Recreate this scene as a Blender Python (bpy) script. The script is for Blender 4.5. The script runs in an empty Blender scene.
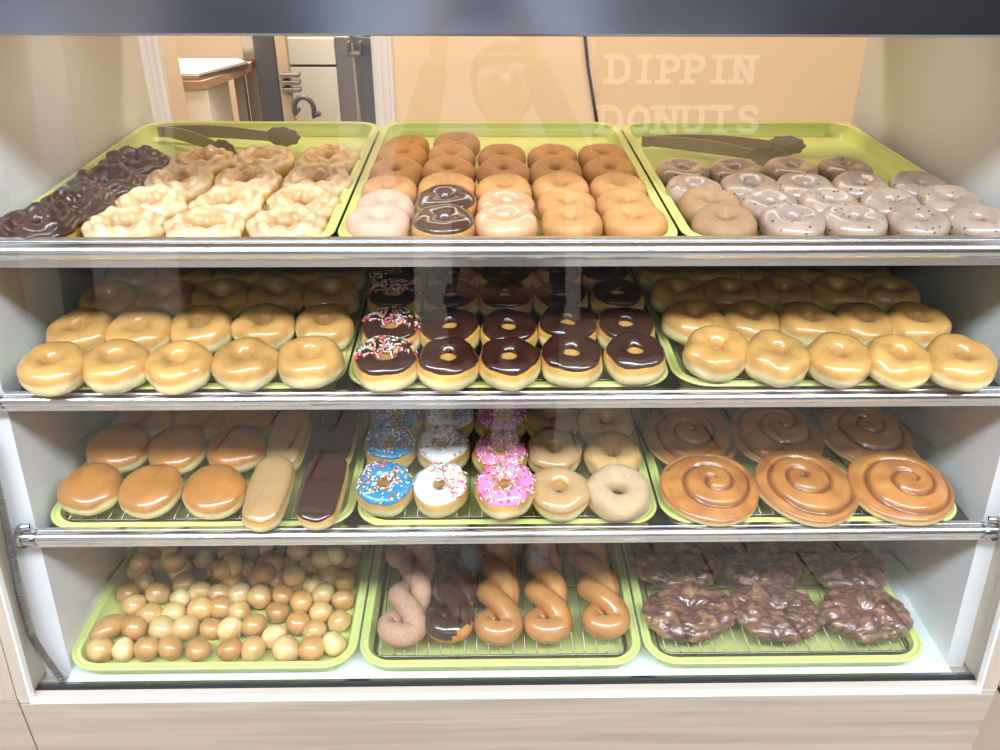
import bpy, math, random
from mathutils import Vector, Matrix, noise
PI = math.pi
C = bpy.context.scene.collection
sc = bpy.context.scene
random.seed(7)

# ---------------------------------------------------------------- camera (metres; the floor is z = 0)
CR = Vector((0.99984, -0.0172, 0.0043)); CU = Vector((0.0047, 0.4943, 0.8693)); CF = Vector((0.0171, 0.8691, -0.4943))
CF.normalize(); CR = CF.cross(CU).normalized(); CU = CR.cross(CF).normalized()
H = 1.58; FPX = 857.07
cam_data = bpy.data.cameras.new('camera'); cam = bpy.data.objects.new('camera', cam_data); C.objects.link(cam)
cam_data.lens = FPX / 1000 * 36; cam_data.sensor_width = 36; cam_data.clip_start = 0.02; cam_data.clip_end = 60
m = Matrix.Identity(4)
for i in range(3):
    m[i][0] = CR[i]; m[i][1] = CU[i]; m[i][2] = -CF[i]
m[2][3] = H
cam.matrix_world = m
sc.camera = cam

def ray(u, v):
    return CF + CR * ((u - 500) / FPX) - CU * ((v - 375) / FPX)
def at_z(u, v, z):
    d = ray(u, v); return d * ((z - H) / d.z) + Vector((0, 0, H))
def at_y(u, v, y):
    d = ray(u, v); return d * (y / d.y) + Vector((0, 0, H))
def at_x(u, v, x):
    d = ray(u, v); return d * (x / d.x) + Vector((0, 0, H))

# ---------------------------------------------------------------- colours and materials
def lin(c):
    o = []
    for x in c:
        x = x / 255.0
        o.append(x / 12.92 if x <= 0.04045 else ((x + 0.055) / 1.055) ** 2.4)
    return tuple(o)
def rgba(c): return (*lin(c), 1.0)
def newmat(name):
    mt = bpy.data.materials.new(name); mt.use_nodes = True
    nt = mt.node_tree; b = nt.nodes['Principled BSDF']
    return mt, nt, b
def bump(nt, b, scale, strength, dist=0.002, detail=4, kind='noise'):
    tc = nt.nodes.new('ShaderNodeTexCoord')
    n = nt.nodes.new('ShaderNodeTexNoise'); n.inputs['Scale'].default_value = scale; n.inputs['Detail'].default_value = detail
    nt.links.new(tc.outputs['Object'], n.inputs['Vector'])
    bp = nt.nodes.new('ShaderNodeBump'); bp.inputs['Strength'].default_value = strength; bp.inputs['Distance'].default_value = dist
    nt.links.new(n.outputs['Fac'], bp.inputs['Height']); nt.links.new(bp.outputs['Normal'], b.inputs['Normal'])
    return n
def plain(name, col, rough=0.5, metal=0.0, coat=0.0, nscale=8, namp=0.06, bstr=0.0, bscale=60, spec=0.5):
    mt, nt, b = newmat(name)
    tc = nt.nodes.new('ShaderNodeTexCoord')
    n = nt.nodes.new('ShaderNodeTexNoise'); n.inputs['Scale'].default_value = nscale; n.inputs['Detail'].default_value = 3
    nt.links.new(tc.outputs['Object'], n.inputs['Vector'])
    r = nt.nodes.new('ShaderNodeValToRGB'); l = lin(col)
    r.color_ramp.elements[0].color = (*[max(0, x * (1 - namp * 2)) for x in l], 1); r.color_ramp.elements[0].position = .25
    r.color_ramp.elements[1].color = (*[min(1, x * (1 + namp)) for x in l], 1); r.color_ramp.elements[1].position = .75
    nt.links.new(n.outputs['Fac'], r.inputs['Fac']); nt.links.new(r.outputs['Color'], b.inputs['Base Color'])
    b.inputs['Roughness'].default_value = rough; b.inputs['Metallic'].default_value = metal
    b.inputs['Coat Weight'].default_value = coat; b.inputs['Coat Roughness'].default_value = 0.08
    b.inputs['Specular IOR Level'].default_value = spec
    if bstr: bump(nt, b, bscale, bstr)
    return mt
def pastry(name, rough=0.3, coat=0.5, coatr=0.07, nscale=45, namp=0.18, bscale=90, bstr=0.25, bdist=0.0015, specks=None, sugar=0.0, sss=0.0):
    """colour comes from the mesh's own crust / crumb colours, mottled by noise and varied a little per pastry"""
    mt, nt, b = newmat(name)
    at = nt.nodes.new('ShaderNodeAttribute'); at.attribute_name = 'Col'
    tc = nt.nodes.new('ShaderNodeTexCoord'); oi = nt.nodes.new('ShaderNodeObjectInfo')
    ad = nt.nodes.new('ShaderNodeVectorMath'); ad.operation = 'ADD'
    cmb = nt.nodes.new('ShaderNodeCombineXYZ')
    ml = nt.nodes.new('ShaderNodeMath'); ml.operation = 'MULTIPLY'; ml.inputs[1].default_value = 7.0
    nt.links.new(oi.outputs['Random'], ml.inputs[0])
    for k in range(3): nt.links.new(ml.outputs[0], cmb.inputs[k])
    nt.links.new(tc.outputs['Object'], ad.inputs[0]); nt.links.new(cmb.outputs[0], ad.inputs[1])
    n = nt.nodes.new('ShaderNodeTexNoise'); n.inputs['Scale'].default_value = nscale; n.inputs['Detail'].default_value = 5
    nt.links.new(ad.outputs[0], n.inputs['Vector'])
    mr = nt.nodes.new('ShaderNodeMapRange'); mr.inputs[1].default_value = .3; mr.inputs[2].default_value = .7
    mr.inputs[3].default_value = 1 - namp; mr.inputs[4].default_value = 1 + namp * .6
    nt.links.new(n.outputs['Fac'], mr.inputs[0])
    mr2 = nt.nodes.new('ShaderNodeMapRange'); mr2.inputs[3].default_value = .9; mr2.inputs[4].default_value = 1.08
    nt.links.new(oi.outputs['Random'], mr2.inputs[0])
    mm = nt.nodes.new('ShaderNodeMath'); mm.operation = 'MULTIPLY'
    nt.links.new(mr.outputs[0], mm.inputs[0]); nt.links.new(mr2.outputs[0], mm.inputs[1])
    sc_ = nt.nodes.new('ShaderNodeVectorMath'); sc_.operation = 'SCALE'
    nt.links.new(at.outputs['Color'], sc_.inputs[0]); nt.links.new(mm.outputs[0], sc_.inputs['Scale'])
    last = sc_.outputs[0]
    if sugar:
        n2 = nt.nodes.new('ShaderNodeTexNoise'); n2.inputs['Scale'].default_value = 850; n2.inputs['Detail'].default_value = 2
        nt.links.new(ad.outputs[0], n2.inputs['Vector'])
        r = nt.nodes.new('ShaderNodeMapRange'); r.inputs[1].default_value = .35; r.inputs[2].default_value = .65; r.inputs[4].default_value = sugar
        nt.links.new(n2.outputs['Fac'], r.inputs[0])
        mx = nt.nodes.new('ShaderNodeMix'); mx.data_type = 'RGBA'
        nt.links.new(r.outputs[0], mx.inputs[0]); nt.links.new(last, mx.inputs[6]); mx.inputs[7].default_value = rgba((236, 220, 205))
        last = mx.outputs[2]
    if specks:
        scale, th, col = specks
        vo = nt.nodes.new('ShaderNodeTexVoronoi'); vo.inputs['Scale'].default_value = scale
        nt.links.new(ad.outputs[0], vo.inputs['Vector'])
        r = nt.nodes.new('ShaderNodeMapRange'); r.inputs[1].default_value = th; r.inputs[2].default_value = th * 1.5
        r.inputs[3].default_value = 1; r.inputs[4].default_value = 0
        nt.links.new(vo.outputs['Distance'], r.inputs[0])
        mx = nt.nodes.new('ShaderNodeMix'); mx.data_type = 'RGBA'
        nt.links.new(r.outputs[0], mx.inputs[0]); nt.links.new(last, mx.inputs[6]); mx.inputs[7].default_value = rgba(col)
        last = mx.outputs[2]
    nt.links.new(last, b.inputs['Base Color'])
    b.inputs['Roughness'].default_value = rough; b.inputs['Coat Weight'].default_value = coat; b.inputs['Coat Roughness'].default_value = coatr
    if sss:
        b.inputs['Subsurface Weight'].default_value = sss; b.inputs['Subsurface Radius'].default_value = (0.012, 0.006, 0.003); b.inputs['Subsurface Scale'].default_value = .6
    if bstr:
        n3 = nt.nodes.new('ShaderNodeTexNoise'); n3.inputs['Scale'].default_value = bscale; n3.inputs['Detail'].default_value = 4
        nt.links.new(ad.outputs[0], n3.inputs['Vector'])
        bp = nt.nodes.new('ShaderNodeBump'); bp.inputs['Strength'].default_value = bstr; bp.inputs['Distance'].default_value = bdist
        nt.links.new(n3.outputs['Fac'], bp.inputs['Height']); nt.links.new(bp.outputs['Normal'], b.inputs['Normal'])
        nt.links.new(bp.outputs['Normal'], b.inputs['Coat Normal']) if bscale > 200 else None
    return mt
def wood(name, c1, c2, rough=0.45, axis='X', scale=1.0):
    mt, nt, b = newmat(name)
    tc = nt.nodes.new('ShaderNodeTexCoord'); mp = nt.nodes.new('ShaderNodeMapping')
    s = {'X': (1.2, 14, 34), 'Z': (34, 14, 1.2), 'Y': (34, 1.2, 14)}[axis]
    mp.inputs['Scale'].default_value = [x * scale for x in s]
    n = nt.nodes.new('ShaderNodeTexNoise'); n.inputs['Scale'].default_value = 1.6; n.inputs['Detail'].default_value = 7; n.inputs['Distortion'].default_value = .6
    nt.links.new(tc.outputs['Object'], mp.inputs['Vector']); nt.links.new(mp.outputs[0], n.inputs['Vector'])
    r = nt.nodes.new('ShaderNodeValToRGB')
    r.color_ramp.elements[0].color = rgba(c1); r.color_ramp.elements[0].position = .3
    r.color_ramp.elements[1].color = rgba(c2); r.color_ramp.elements[1].position = .68
    nt.links.new(n.outputs['Fac'], r.inputs['Fac']); nt.links.new(r.outputs['Color'], b.inputs['Base Color'])
    b.inputs['Roughness'].default_value = rough
    return mt
def metal(name, col, rough, aniso=0.0):
    mt = plain(name, col, rough, 1.0, nscale=20, namp=.03)
    if aniso: mt.node_tree.nodes['Principled BSDF'].inputs['Anisotropic'].default_value = aniso
    return mt
def emis(name, col, strength):
    mt = bpy.data.materials.new(name); mt.use_nodes = True; nt = mt.node_tree; nt.nodes.clear()
    e = nt.nodes.new('ShaderNodeEmission'); e.inputs[0].default_value = (*col, 1); e.inputs[1].default_value = strength
    o = nt.nodes.new('ShaderNodeOutputMaterial'); nt.links.new(e.outputs[0], o.inputs[0]); return mt
def glass_mat():
    mt = bpy.data.materials.new('clear_glass'); mt.use_nodes = True; nt = mt.node_tree; nt.nodes.clear()
    tr = nt.nodes.new('ShaderNodeBsdfTransparent'); tr.inputs[0].default_value = (.985, .995, .99, 1)
    gl = nt.nodes.new('ShaderNodeBsdfGlossy'); gl.inputs['Roughness'].default_value = 0.0; gl.inputs[0].default_value = (1, 1, 1, 1)
    fr = nt.nodes.new('ShaderNodeFresnel'); fr.inputs[0].default_value = 1.5
    geo = nt.nodes.new('ShaderNodeNewGeometry')          # same Fresnel from both faces of the pane
    ior = nt.nodes.new('ShaderNodeMapRange'); ior.inputs[3].default_value = 1.5; ior.inputs[4].default_value = 1 / 1.5
    nt.links.new(geo.outputs['Backfacing'], ior.inputs[0]); 
    nt.links.new(ior.outputs[0], fr.inputs[0])
    mx = nt.nodes.new('ShaderNodeMixShader')
    nt.links.new(fr.outputs[0], mx.inputs[0]); nt.links.new(tr.outputs[0], mx.inputs[1]); nt.links.new(gl.outputs[0], mx.inputs[2])
    o = nt.nodes.new('ShaderNodeOutputMaterial'); nt.links.new(mx.outputs[0], o.inputs[0]); return mt

M = {}
M['tray'] = plain('lime_plastic', (216, 224, 134), .32, coat=.2, nscale=5, namp=.04, bstr=.08, bscale=300)
M['wire'] = metal('plated_wire', (138, 132, 122), .36)
M['chrome'] = metal('polished_steel', (238, 240, 246), .2)
M['satin'] = metal('satin_steel', (168, 175, 190), .17)
M['bracket'] = metal('bracket_chrome', (200, 202, 208), .12)
M['hose'] = metal('flexible_conduit', (150, 150, 152), .35)
M['laminate'] = wood('pale_oak_laminate', (168, 153, 136), (190, 175, 158), .4, 'X')
M['laminate_v'] = wood('pale_oak_laminate_upright', (178, 162, 144), (200, 185, 166), .4, 'Z')
M['sill'] = wood('pale_oak_sill', (190, 175, 160), (205, 190, 176), .4, 'X')
M['band'] = plain('white_edge_band', (246, 244, 240), .35, namp=.01)
M['panel'] = plain('cream_laminate', (234, 232, 234), .55, nscale=3, namp=.02)
M['deckwhite'] = plain('white_laminate', (232, 240, 240), .3, nscale=3, namp=.01)
M['shelf'] = metal('shelf_steel', (120, 116, 108), .5)
M['seal'] = plain('black_gasket', (30, 30, 34), .6)
M['peach'] = plain('peach_paint', (238, 202, 156), .7, nscale=2, namp=.02)
M['beige'] = plain('beige_paint', (226, 208, 186), .7, nscale=2, namp=.02)
M['casing'] = plain('off_white_trim_paint', (232, 220, 208), .5, nscale=6, namp=.02)
M['jamb'] = plain('tan_jamb_paint', (222, 196, 164), .5, nscale=6, namp=.02)
M['ceil'] = plain('ceiling_white', (238, 236, 230), .8, nscale=6, namp=.02)
M['grey_wall'] = plain('warm_grey_paint', (74, 68, 64), .7, nscale=2, namp=.02)
M['steel'] = metal('stainless_sheet', (178, 172, 165), .38)
M['darksteel'] = plain('dark_grey_enamel', (86, 84, 88), .35, nscale=6)
M['cream'] = plain('cream_enamel', (236, 228, 212), .4, nscale=4, namp=.03)
M['tan'] = plain('tan_panel', (196, 176, 148), .5)
M['binplastic'] = plain('grey_bin_plastic', (84, 82, 80), .5)
M['paper'] = plain('white_parchment', (246, 243, 238), .7, namp=.01)
M['tablewood'] = plain('brown_edge', (170, 138, 108), .5)
M['black'] = plain('black_rubber', (20, 20, 20), .5)
M['tong'] = plain('taupe_nylon', (158, 142, 122), .32, nscale=12, namp=.05)
M['tong_inner'] = plain('taupe_nylon_head', (150, 136, 118), .35)
M['glass'] = glass_mat()

# floor tiles: square 31 cm, brick bond
def tile_mat():
    mt, nt, b = newmat('stone_floor_tile')
    tc = nt.nodes.new('ShaderNodeTexCoord'); mp = nt.nodes.new('ShaderNodeMapping'); mp.inputs['Location'].default_value = (-0.7, 0.10, 0)
    br = nt.nodes.new('ShaderNodeTexBrick'); br.offset = .5; br.inputs['Scale'].default_value = 1
    br.inputs['Brick Width'].default_value = .31; br.inputs['Row Height'].default_value = .31; br.inputs['Mortar Size'].default_value = .005
    br.inputs['Color1'].default_value = rgba((172, 156, 140)); br.inputs['Color2'].default_value = rgba((162, 146, 130)); br.inputs['Mortar'].default_value = rgba((40, 32, 28))
    nt.links.new(tc.outputs['Object'], mp.inputs['Vector']); nt.links.new(mp.outputs[0], br.inputs['Vector'])
    nt.links.new(br.outputs['Color'], b.inputs['Base Color']); b.inputs['Roughness'].default_value = .35
    return mt
M['tile'] = tile_mat()

# pastry crusts
M['glazed'] = pastry('glazed_yeast_crust', .32, .75, .06, nscale=32, namp=.2, bscale=40, bstr=.12)
M['yeast'] = pastry('yeast_dough', .5, .15, .2, nscale=40, namp=.10, bscale=90, bstr=.2)
M['cake'] = pastry('cake_crust', .62, .05, .3, nscale=90, namp=.12, bscale=260, bstr=.35)
M['sugared'] = pastry('sugared_crust', .8, .0, .3, nscale=70, namp=.12, bscale=420, bstr=.7, sugar=.42)
M['blue'] = pastry('blueberry_cake_glaze', .3, .7, .1, nscale=60, namp=.14, bscale=70, bstr=.5, specks=(95, .13, (48, 34, 52)))
M['cruller'] = pastry('sugar_glaze_over_fried_dough', .38, .4, .15, nscale=70, namp=.2, bscale=120, bstr=.45)
M['lumpychoc'] = pastry('thick_chocolate_icing', .3, .5, .15, nscale=60, namp=.2, bscale=60, bstr=.5)
M['choc'] = pastry('chocolate_icing', .22, .8, .07, nscale=30, namp=.08, bscale=30, bstr=.08)
M['icing'] = pastry('sugar_icing', .25, .6, .1, nscale=30, namp=.04, bscale=30, bstr=.08)
M['roll'] = pastry('glazed_roll', .3, .8, .07, nscale=50, namp=.12, bscale=45, bstr=.25)
M['fritter'] = pastry('glazed_fritter_crust', .26, 1.0, .07, nscale=75, namp=.3, bscale=110, bstr=.7, bdist=.003)
SPR = {'white': (250, 246, 238), 'red': (214, 40, 46), 'yellow': (246, 214, 80), 'pink': (238, 110, 150), 'green': (60, 140, 70), 'orange': (240, 130, 50)}
for k, v in SPR.items(): M['spr_' + k] = plain('sprinkle_' + k, v, .4, namp=.01)

# ---------------------------------------------------------------- object helpers
def link(name, me, mat=None, parent=None):
    o = bpy.data.objects.new(name, me); C.objects.link(o)
    if mat is not None:
        for q in (mat if isinstance(mat, (list, tuple)) else [mat]): me.materials.append(q)
    if parent is not None: o.parent = parent
    return o
def empty(name, loc=(0, 0, 0)):
    o = bpy.data.objects.new(name, None); C.objects.link(o); o.location = loc; o.empty_display_size = .02; return o
def tag(o, label, cat, group=None):
    o['label'] = label; o['category'] = cat
    if group: o['group'] = group
    return o
def struct(o):
    o['kind'] = 'structure'; return o
class MB:
    def __init__(s): s.v = []; s.f = []; s.c = []; s.mi = []
    def add(s, vs, fs, col=None, mi=0):
        n = len(s.v); s.v += [tuple(x) for x in vs]; s.f += [tuple(i + n for i in f) for f in fs]; s.mi += [mi] * len(fs)
        s.c += (col if isinstance(col, list) else [col or (1, 1, 1)] * len(vs)); return s
    def box(s, x0, x1, y0, y1, z0, z1, mi=0, shear=0.0):
        v = [(x, y + shear * (z - z0), z) for z in (z0, z1) for y in (y0, y1) for x in (x0, x1)]
        return s.add(v, [(0, 2, 3, 1), (4, 5, 7, 6), (0, 1, 5, 4), (2, 6, 7, 3), (0, 4, 6, 2), (1, 3, 7, 5)], mi=mi)
    def tube(s, pts, r, n=10, caps=True, mi=0, flat=None):
        pts = [Vector(p) for p in pts]; rs = r if isinstance(r, list) else [r] * len(pts)
        vs = []; t0 = None; up = None
        for i, p in enumerate(pts):
            t = (pts[min(i + 1, len(pts) - 1)] - pts[max(i - 1, 0)]).normalized()
            if up is None:
                up = Vector((0, 0, 1)) if abs(t.z) < .9 else Vector((0, 1, 0))
            up = (up - t * up.dot(t)).normalized(); sd = t.cross(up)
            for k in range(n):
                a = 2 * PI * k / n
                q = sd * math.cos(a) + up * math.sin(a) * (flat if flat else 1)
                vs.append(p + q * rs[i])
        fs = []
        for i in range(len(pts) - 1):
            for k in range(n):
                fs.append((i * n + k, i * n + (k + 1) % n, (i + 1) * n + (k + 1) % n, (i + 1) * n + k))
        if caps:
            fs.append(tuple(range(n))[::-1]); b = (len(pts) - 1) * n; fs.append(tuple(b + k for k in range(n)))
        return s.add(vs, fs, mi=mi)
    def mesh(s, name, smooth=True, col=False):
        me = bpy.data.meshes.new(name); me.from_pydata(s.v, [], s.f); me.update()
        if smooth: me.polygons.foreach_set('use_smooth', [True] * len(me.polygons))
        me.polygons.foreach_set('material_index', s.mi)
        if col:
            at = me.color_attributes.new('Col', 'FLOAT_COLOR', 'POINT')
            flat = []
            for c in s.c: flat += [c[0], c[1], c[2], 1.0]
            at.data.foreach_set('color', flat)
        return me
    def obj(s, name, mat, parent=None, smooth=False, col=False, bevel=0.0):
        o = link(name, s.mesh(name, smooth, col), mat, parent)
        if bevel:
            bv = o.modifiers.new('edge', 'BEVEL'); bv.width = bevel; bv.segments = 2; bv.limit_method = 'ANGLE'
        if smooth and not col:
            try: o.data.set_sharp_from_angle(angle=math.radians(38))
            except Exception: pass
        return o
def orient(o):
    import bmesh
    bm = bmesh.new(); bm.from_mesh(o.data); bmesh.ops.recalc_face_normals(bm, faces=bm.faces); bm.to_mesh(o.data); bm.free(); return o
def grid(nu, nv, f, wu=True, wv=False):
    vs = []; cs = []
    for i in range(nu):
        for j in range(nv):
            p, c = f(i / (nu if wu else nu - 1), j / (nv if wv else nv - 1)); vs.append(p); cs.append(c)
    fs = []
    for i in range(nu if wu else nu - 1):
        for j in range(nv if wv else nv - 1):
            a = i * nv + j; b = ((i + 1) % nu) * nv + j; fs.append((a, b, b - j + (j + 1) % nv, a - j + (j + 1) % nv))
    return vs, fs, cs
def mixc(a, b, t):
    t = max(0, min(1, t)); return tuple(a[i] * (1 - t) + b[i] * t for i in range(3))
def sstep(a, b, x):
    t = max(0, min(1, (x - a) / (b - a))); return t * t * (3 - 2 * t)
def nz(x, y, z, s=1.0, seed=0): return noise.noise(Vector((x * s + seed * 13.7, y * s - seed * 5.1, z * s + seed * 3.3)))

# ---------------------------------------------------------------- pastry shapes
GOLD = lin((214, 160, 78)); GOLDTOP = lin((208, 156, 86)); PALE = lin((244, 226, 168)); BASE = lin((206, 150, 72))
class Ring:
    """surface of a ring doughnut; phi 0 = outer equator, 90 deg = top, 180 = hole side"""
    def __init__(s, R, hole, h, seed, wob=.0034, sq=.85, crease=0.0):
        s.a = (R - hole) / 2; s.Rm = (R + hole) / 2; s.h = h; s.seed = seed; s.wob = wob; s.sq = sq; s.crease = crease
    def p(s, th, ph, off=0.0):
        c, n = math.cos(ph), math.sin(ph)
        cc = math.copysign(abs(c) ** s.sq, c); ss = math.copysign(abs(n) ** s.sq, n)
        ex = 1 + .085 * nz(math.cos(th), math.sin(th), 0, 1.2, s.seed)
        r = (s.Rm + (s.a + off) * cc) * ex
        z = s.h / 2 + (s.h / 2 + off) * ss * (1 + .07 * nz(math.cos(th), math.sin(th), 3, 1.3, s.seed))
        if n < 0: z = s.h / 2 + (s.h / 2 + off) * ss
        x, y = r * math.cos(th), r * math.sin(th)
        d = s.wob * nz(x, y, z, 42, s.seed)
        k = s.crease * math.exp(-((ph - 2.0) / .16) ** 2)
        return Vector((x * (1 + d / .05), y * (1 + d / .05), max(z + d * .7 - k, 0 if off == 0 else -1)))
def ring_mesh(name, R=.0465, hole=.0085, h=.043, seed=1, cols=None, wob=.0036, nu=48, nv=26, sq=.85, crease=0, band=True):
    s = Ring(R, hole, h, seed, wob, sq, crease)
    top, pale, bot = cols or (GOLDTOP, PALE, BASE)
    def f(u, v):
        th, ph = u * 2 * PI, v * 2 * PI
        p = s.p(th, ph); t = p.z / h + .06 * nz(math.cos(th), math.sin(th), 5, 2.4, seed)
        if band:
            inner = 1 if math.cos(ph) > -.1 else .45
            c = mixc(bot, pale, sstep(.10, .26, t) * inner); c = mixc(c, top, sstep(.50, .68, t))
        else:
            c = mixc(bot, top, sstep(.3, .8, t)); c = mixc(c, pale, .5 * max(0, nz(p.x, p.y, p.z, 30, seed + 4)))
        return p, c
    v, fs, c = grid(nu, nv, f, True, True)
    return MB().add(v, fs, c).mesh(name, True, True), s
def icing_mesh(name, s, col, seed, lo=33, hi=152, thick=.0022, nu=56, nv=18):
    def f(u, v):
        th = u * 2 * PI
        e = math.radians(lo + 7 * nz(math.cos(th), math.sin(th), 9, 1.6, seed) + 3 * nz(math.cos(th), math.sin(th), 2, 5, seed))
        ph = e + (math.radians(hi) - e) * v
        k = min(1, min(v, 1 - v) * 9); off = -.0012 + (thick + .0012) * math.sqrt(k)
        return s.p(th, ph, off), col
    v, fs, c = grid(nu, nv, f, True, False)
    return MB().add(v, fs, c).mesh(name, True, True)
def sprinkle_mesh(name, pf, n, seed, lo=35, hi=155, arc=None, weights=('white', 'white', 'red', 'yellow', 'pink', 'green', 'white', 'orange')):
    rnd = random.Random(seed); mb = MB(); keys = list(SPR)
    for i in range(n):
        th = rnd.uniform(*(arc or (0, 2 * PI))); ph = math.radians(rnd.uniform(lo, hi))
        p = pf(th, ph, .0032); q = pf(th + .05, ph, .0032); w = pf(th, ph + .08, .0032)
        a, b = (q - p), (w - p)
        if a.length < 1e-6 or b.length < 1e-6: continue
        a.normalize(); b.normalize(); g = rnd.uniform(0, PI); d = (a * math.cos(g) + b * math.sin(g)).normalized()
        L = rnd.uniform(.002, .003)
        mb.tube([p - d * L, p + d * L], .00102, 5, True, keys.index(rnd.choice(weights)))
    return mb.mesh(name, True)
SPRM = [M['spr_' + k] for k in SPR]
class Bun:
    """filled round or long bar; L is the length of the straight part"""
    def __init__(s, r, L, h, seed, wob=.002): s.r = r; s.L = L; s.h = h; s.seed = seed; s.wob = wob
    def p(s, th, ph, off=0.0):
        c, n = math.cos(ph), math.sin(ph)
        cc = abs(c) ** .62; ss = math.copysign(abs(n) ** .8, n)
        ex = 1 + .05 * nz(math.cos(th), math.sin(th), 0, 1.2, s.seed)
        k = max(-1, min(1, math.sin(th) * 1.9)); k = k * (1.5 - .5 * k * k)
        x = (s.r + off) * cc * math.cos(th) * ex; y = (s.r + off) * cc * math.sin(th) * ex + s.L / 2 * k * cc ** .35
        z = s.h / 2 + (s.h / 2 + off) * ss
        d = s.wob * nz(x, y, z, 30, s.seed)
        return Vector((x * (1 + d / .04), y * (1 + d / .04), max(z + d, 0 if off == 0 else -1)))
def bun_mesh(name, r, L, h, seed, cols=None, wob=.002):
    s = Bun(r, L, h, seed, wob); top, pale, bot = cols or (lin((192, 126, 58)), PALE, BASE)
    def f(u, v):
        th, ph = u * 2 * PI, (v - .5) * PI * .999
        p = s.p(th, ph); t = p.z / h + .07 * nz(math.cos(th), math.sin(th), 5, 2, seed)
        c = mixc(bot, pale, sstep(.12, .24, t)); return p, mixc(c, top, sstep(.54, .66, t))
    v, fs, c = grid(48, 22, f, True, False)
    mb = MB().add(v, fs, c); n = 22
    mb.f.append(tuple(i * n for i in range(48))[::-1]); mb.mi.append(0); mb.f.append(tuple(i * n + n - 1 for i in range(48))); mb.mi.append(0)
    return mb.mesh(name, True, True), s
def bun_icing(name, s, col, seed, lo=22, thick=.002):
    def f(u, v):
        th = u * 2 * PI
        e = math.radians(lo + 8 * nz(math.cos(th), math.sin(th), 9, 1.8, seed)); ph = e + (PI / 2 * .999 - e) * v
        k = min(1, v * 8); return s.p(th, ph, -.001 + (thick + .001) * math.sqrt(k)), col
    v, fs, c = grid(56, 14, f, True, False)
    mb = MB().add(v, fs, c); mb.f.append(tuple(i * 14 + 13 for i in range(56))); mb.mi.append(0)
    return mb.mesh(name, True, True)
def cruller_mesh(name, seed, icing=None):
    R = .053; h = .034; rnd = random.Random(seed); ph0 = rnd.uniform(0, 6)
    def pf(th, ph, off=0):
        lobes = 1 + .10 * math.sin(7 * th + ph0) + .05 * math.sin(11 * th + ph0 * 2)
        c, n = math.cos(ph), math.sin(ph)
        groove = 1 - .32 * math.exp(-((ph - .85) / .20) ** 2) - .22 * math.exp(-((ph - 1.95) / .22) ** 2)
        if n < 0: groove = 1
        a = (.0215 + off) * groove
        r = .0305 + a * c * (lobes if c > 0 else .85); z = .016 + (.0175 + off) * n * groove * (1 + .12 * math.sin(7 * th + ph0 + 1.2))
        p = Vector((r * math.cos(th), r * math.sin(th), z)); d = nz(p.x, p.y, p.z, 60, seed) * .0026 + nz(p.x, p.y, p.z, 150, seed) * .0008
        dr = Vector((math.cos(th) * c, math.sin(th) * c, n)); p += dr * d
        return Vector((p.x, p.y, max(p.z, 0)))
    gold = lin((226, 160, 66)); gl = lin((236, 204, 160)); mid = lin((214, 158, 98))
    def f(u, v):
        th, ph = u * 2 * PI, v * 2 * PI; p = pf(th, ph)
        t = p.z / h + .18 * nz(p.x, p.y, p.z, 50, seed + 2)
        c = mixc(gold, gl, sstep(.36, .58, t)); c = mixc(c, mid, .7 * max(0, nz(p.x, p.y, 0, 70, seed + 9) * 2))
        if math.cos(ph) < -.3: c = mixc(c, mid, .6)
        if icing: c = lin((226, 168, 70))
        return p, c
    v, fs, c = grid(72, 34, f, True, True)
    me = MB().add(v, fs, c).mesh(name, True, True)
    if not icing: return me, None
    ch = lin((74, 46, 38))
    def g(u, v):
        th = u * 2 * PI
        e = math.radians(2 + 26 * nz(math.cos(th), math.sin(th), 1, 2.2, seed)); ph = e + (math.radians(178) - e) * v
        k = min(1, min(v, 1 - v) * 9)
        p = pf(th, ph, -.001 + (.0065) * math.sqrt(k)); p += Vector((0, 0, .0035 * nz(p.x, p.y, 0, 55, seed + 3))) * k
        return p, ch
    v, fs, c = grid(72, 22, g, True, False)
    return me, MB().add(v, fs, c).mesh(name + '_icing', True, True)
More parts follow.
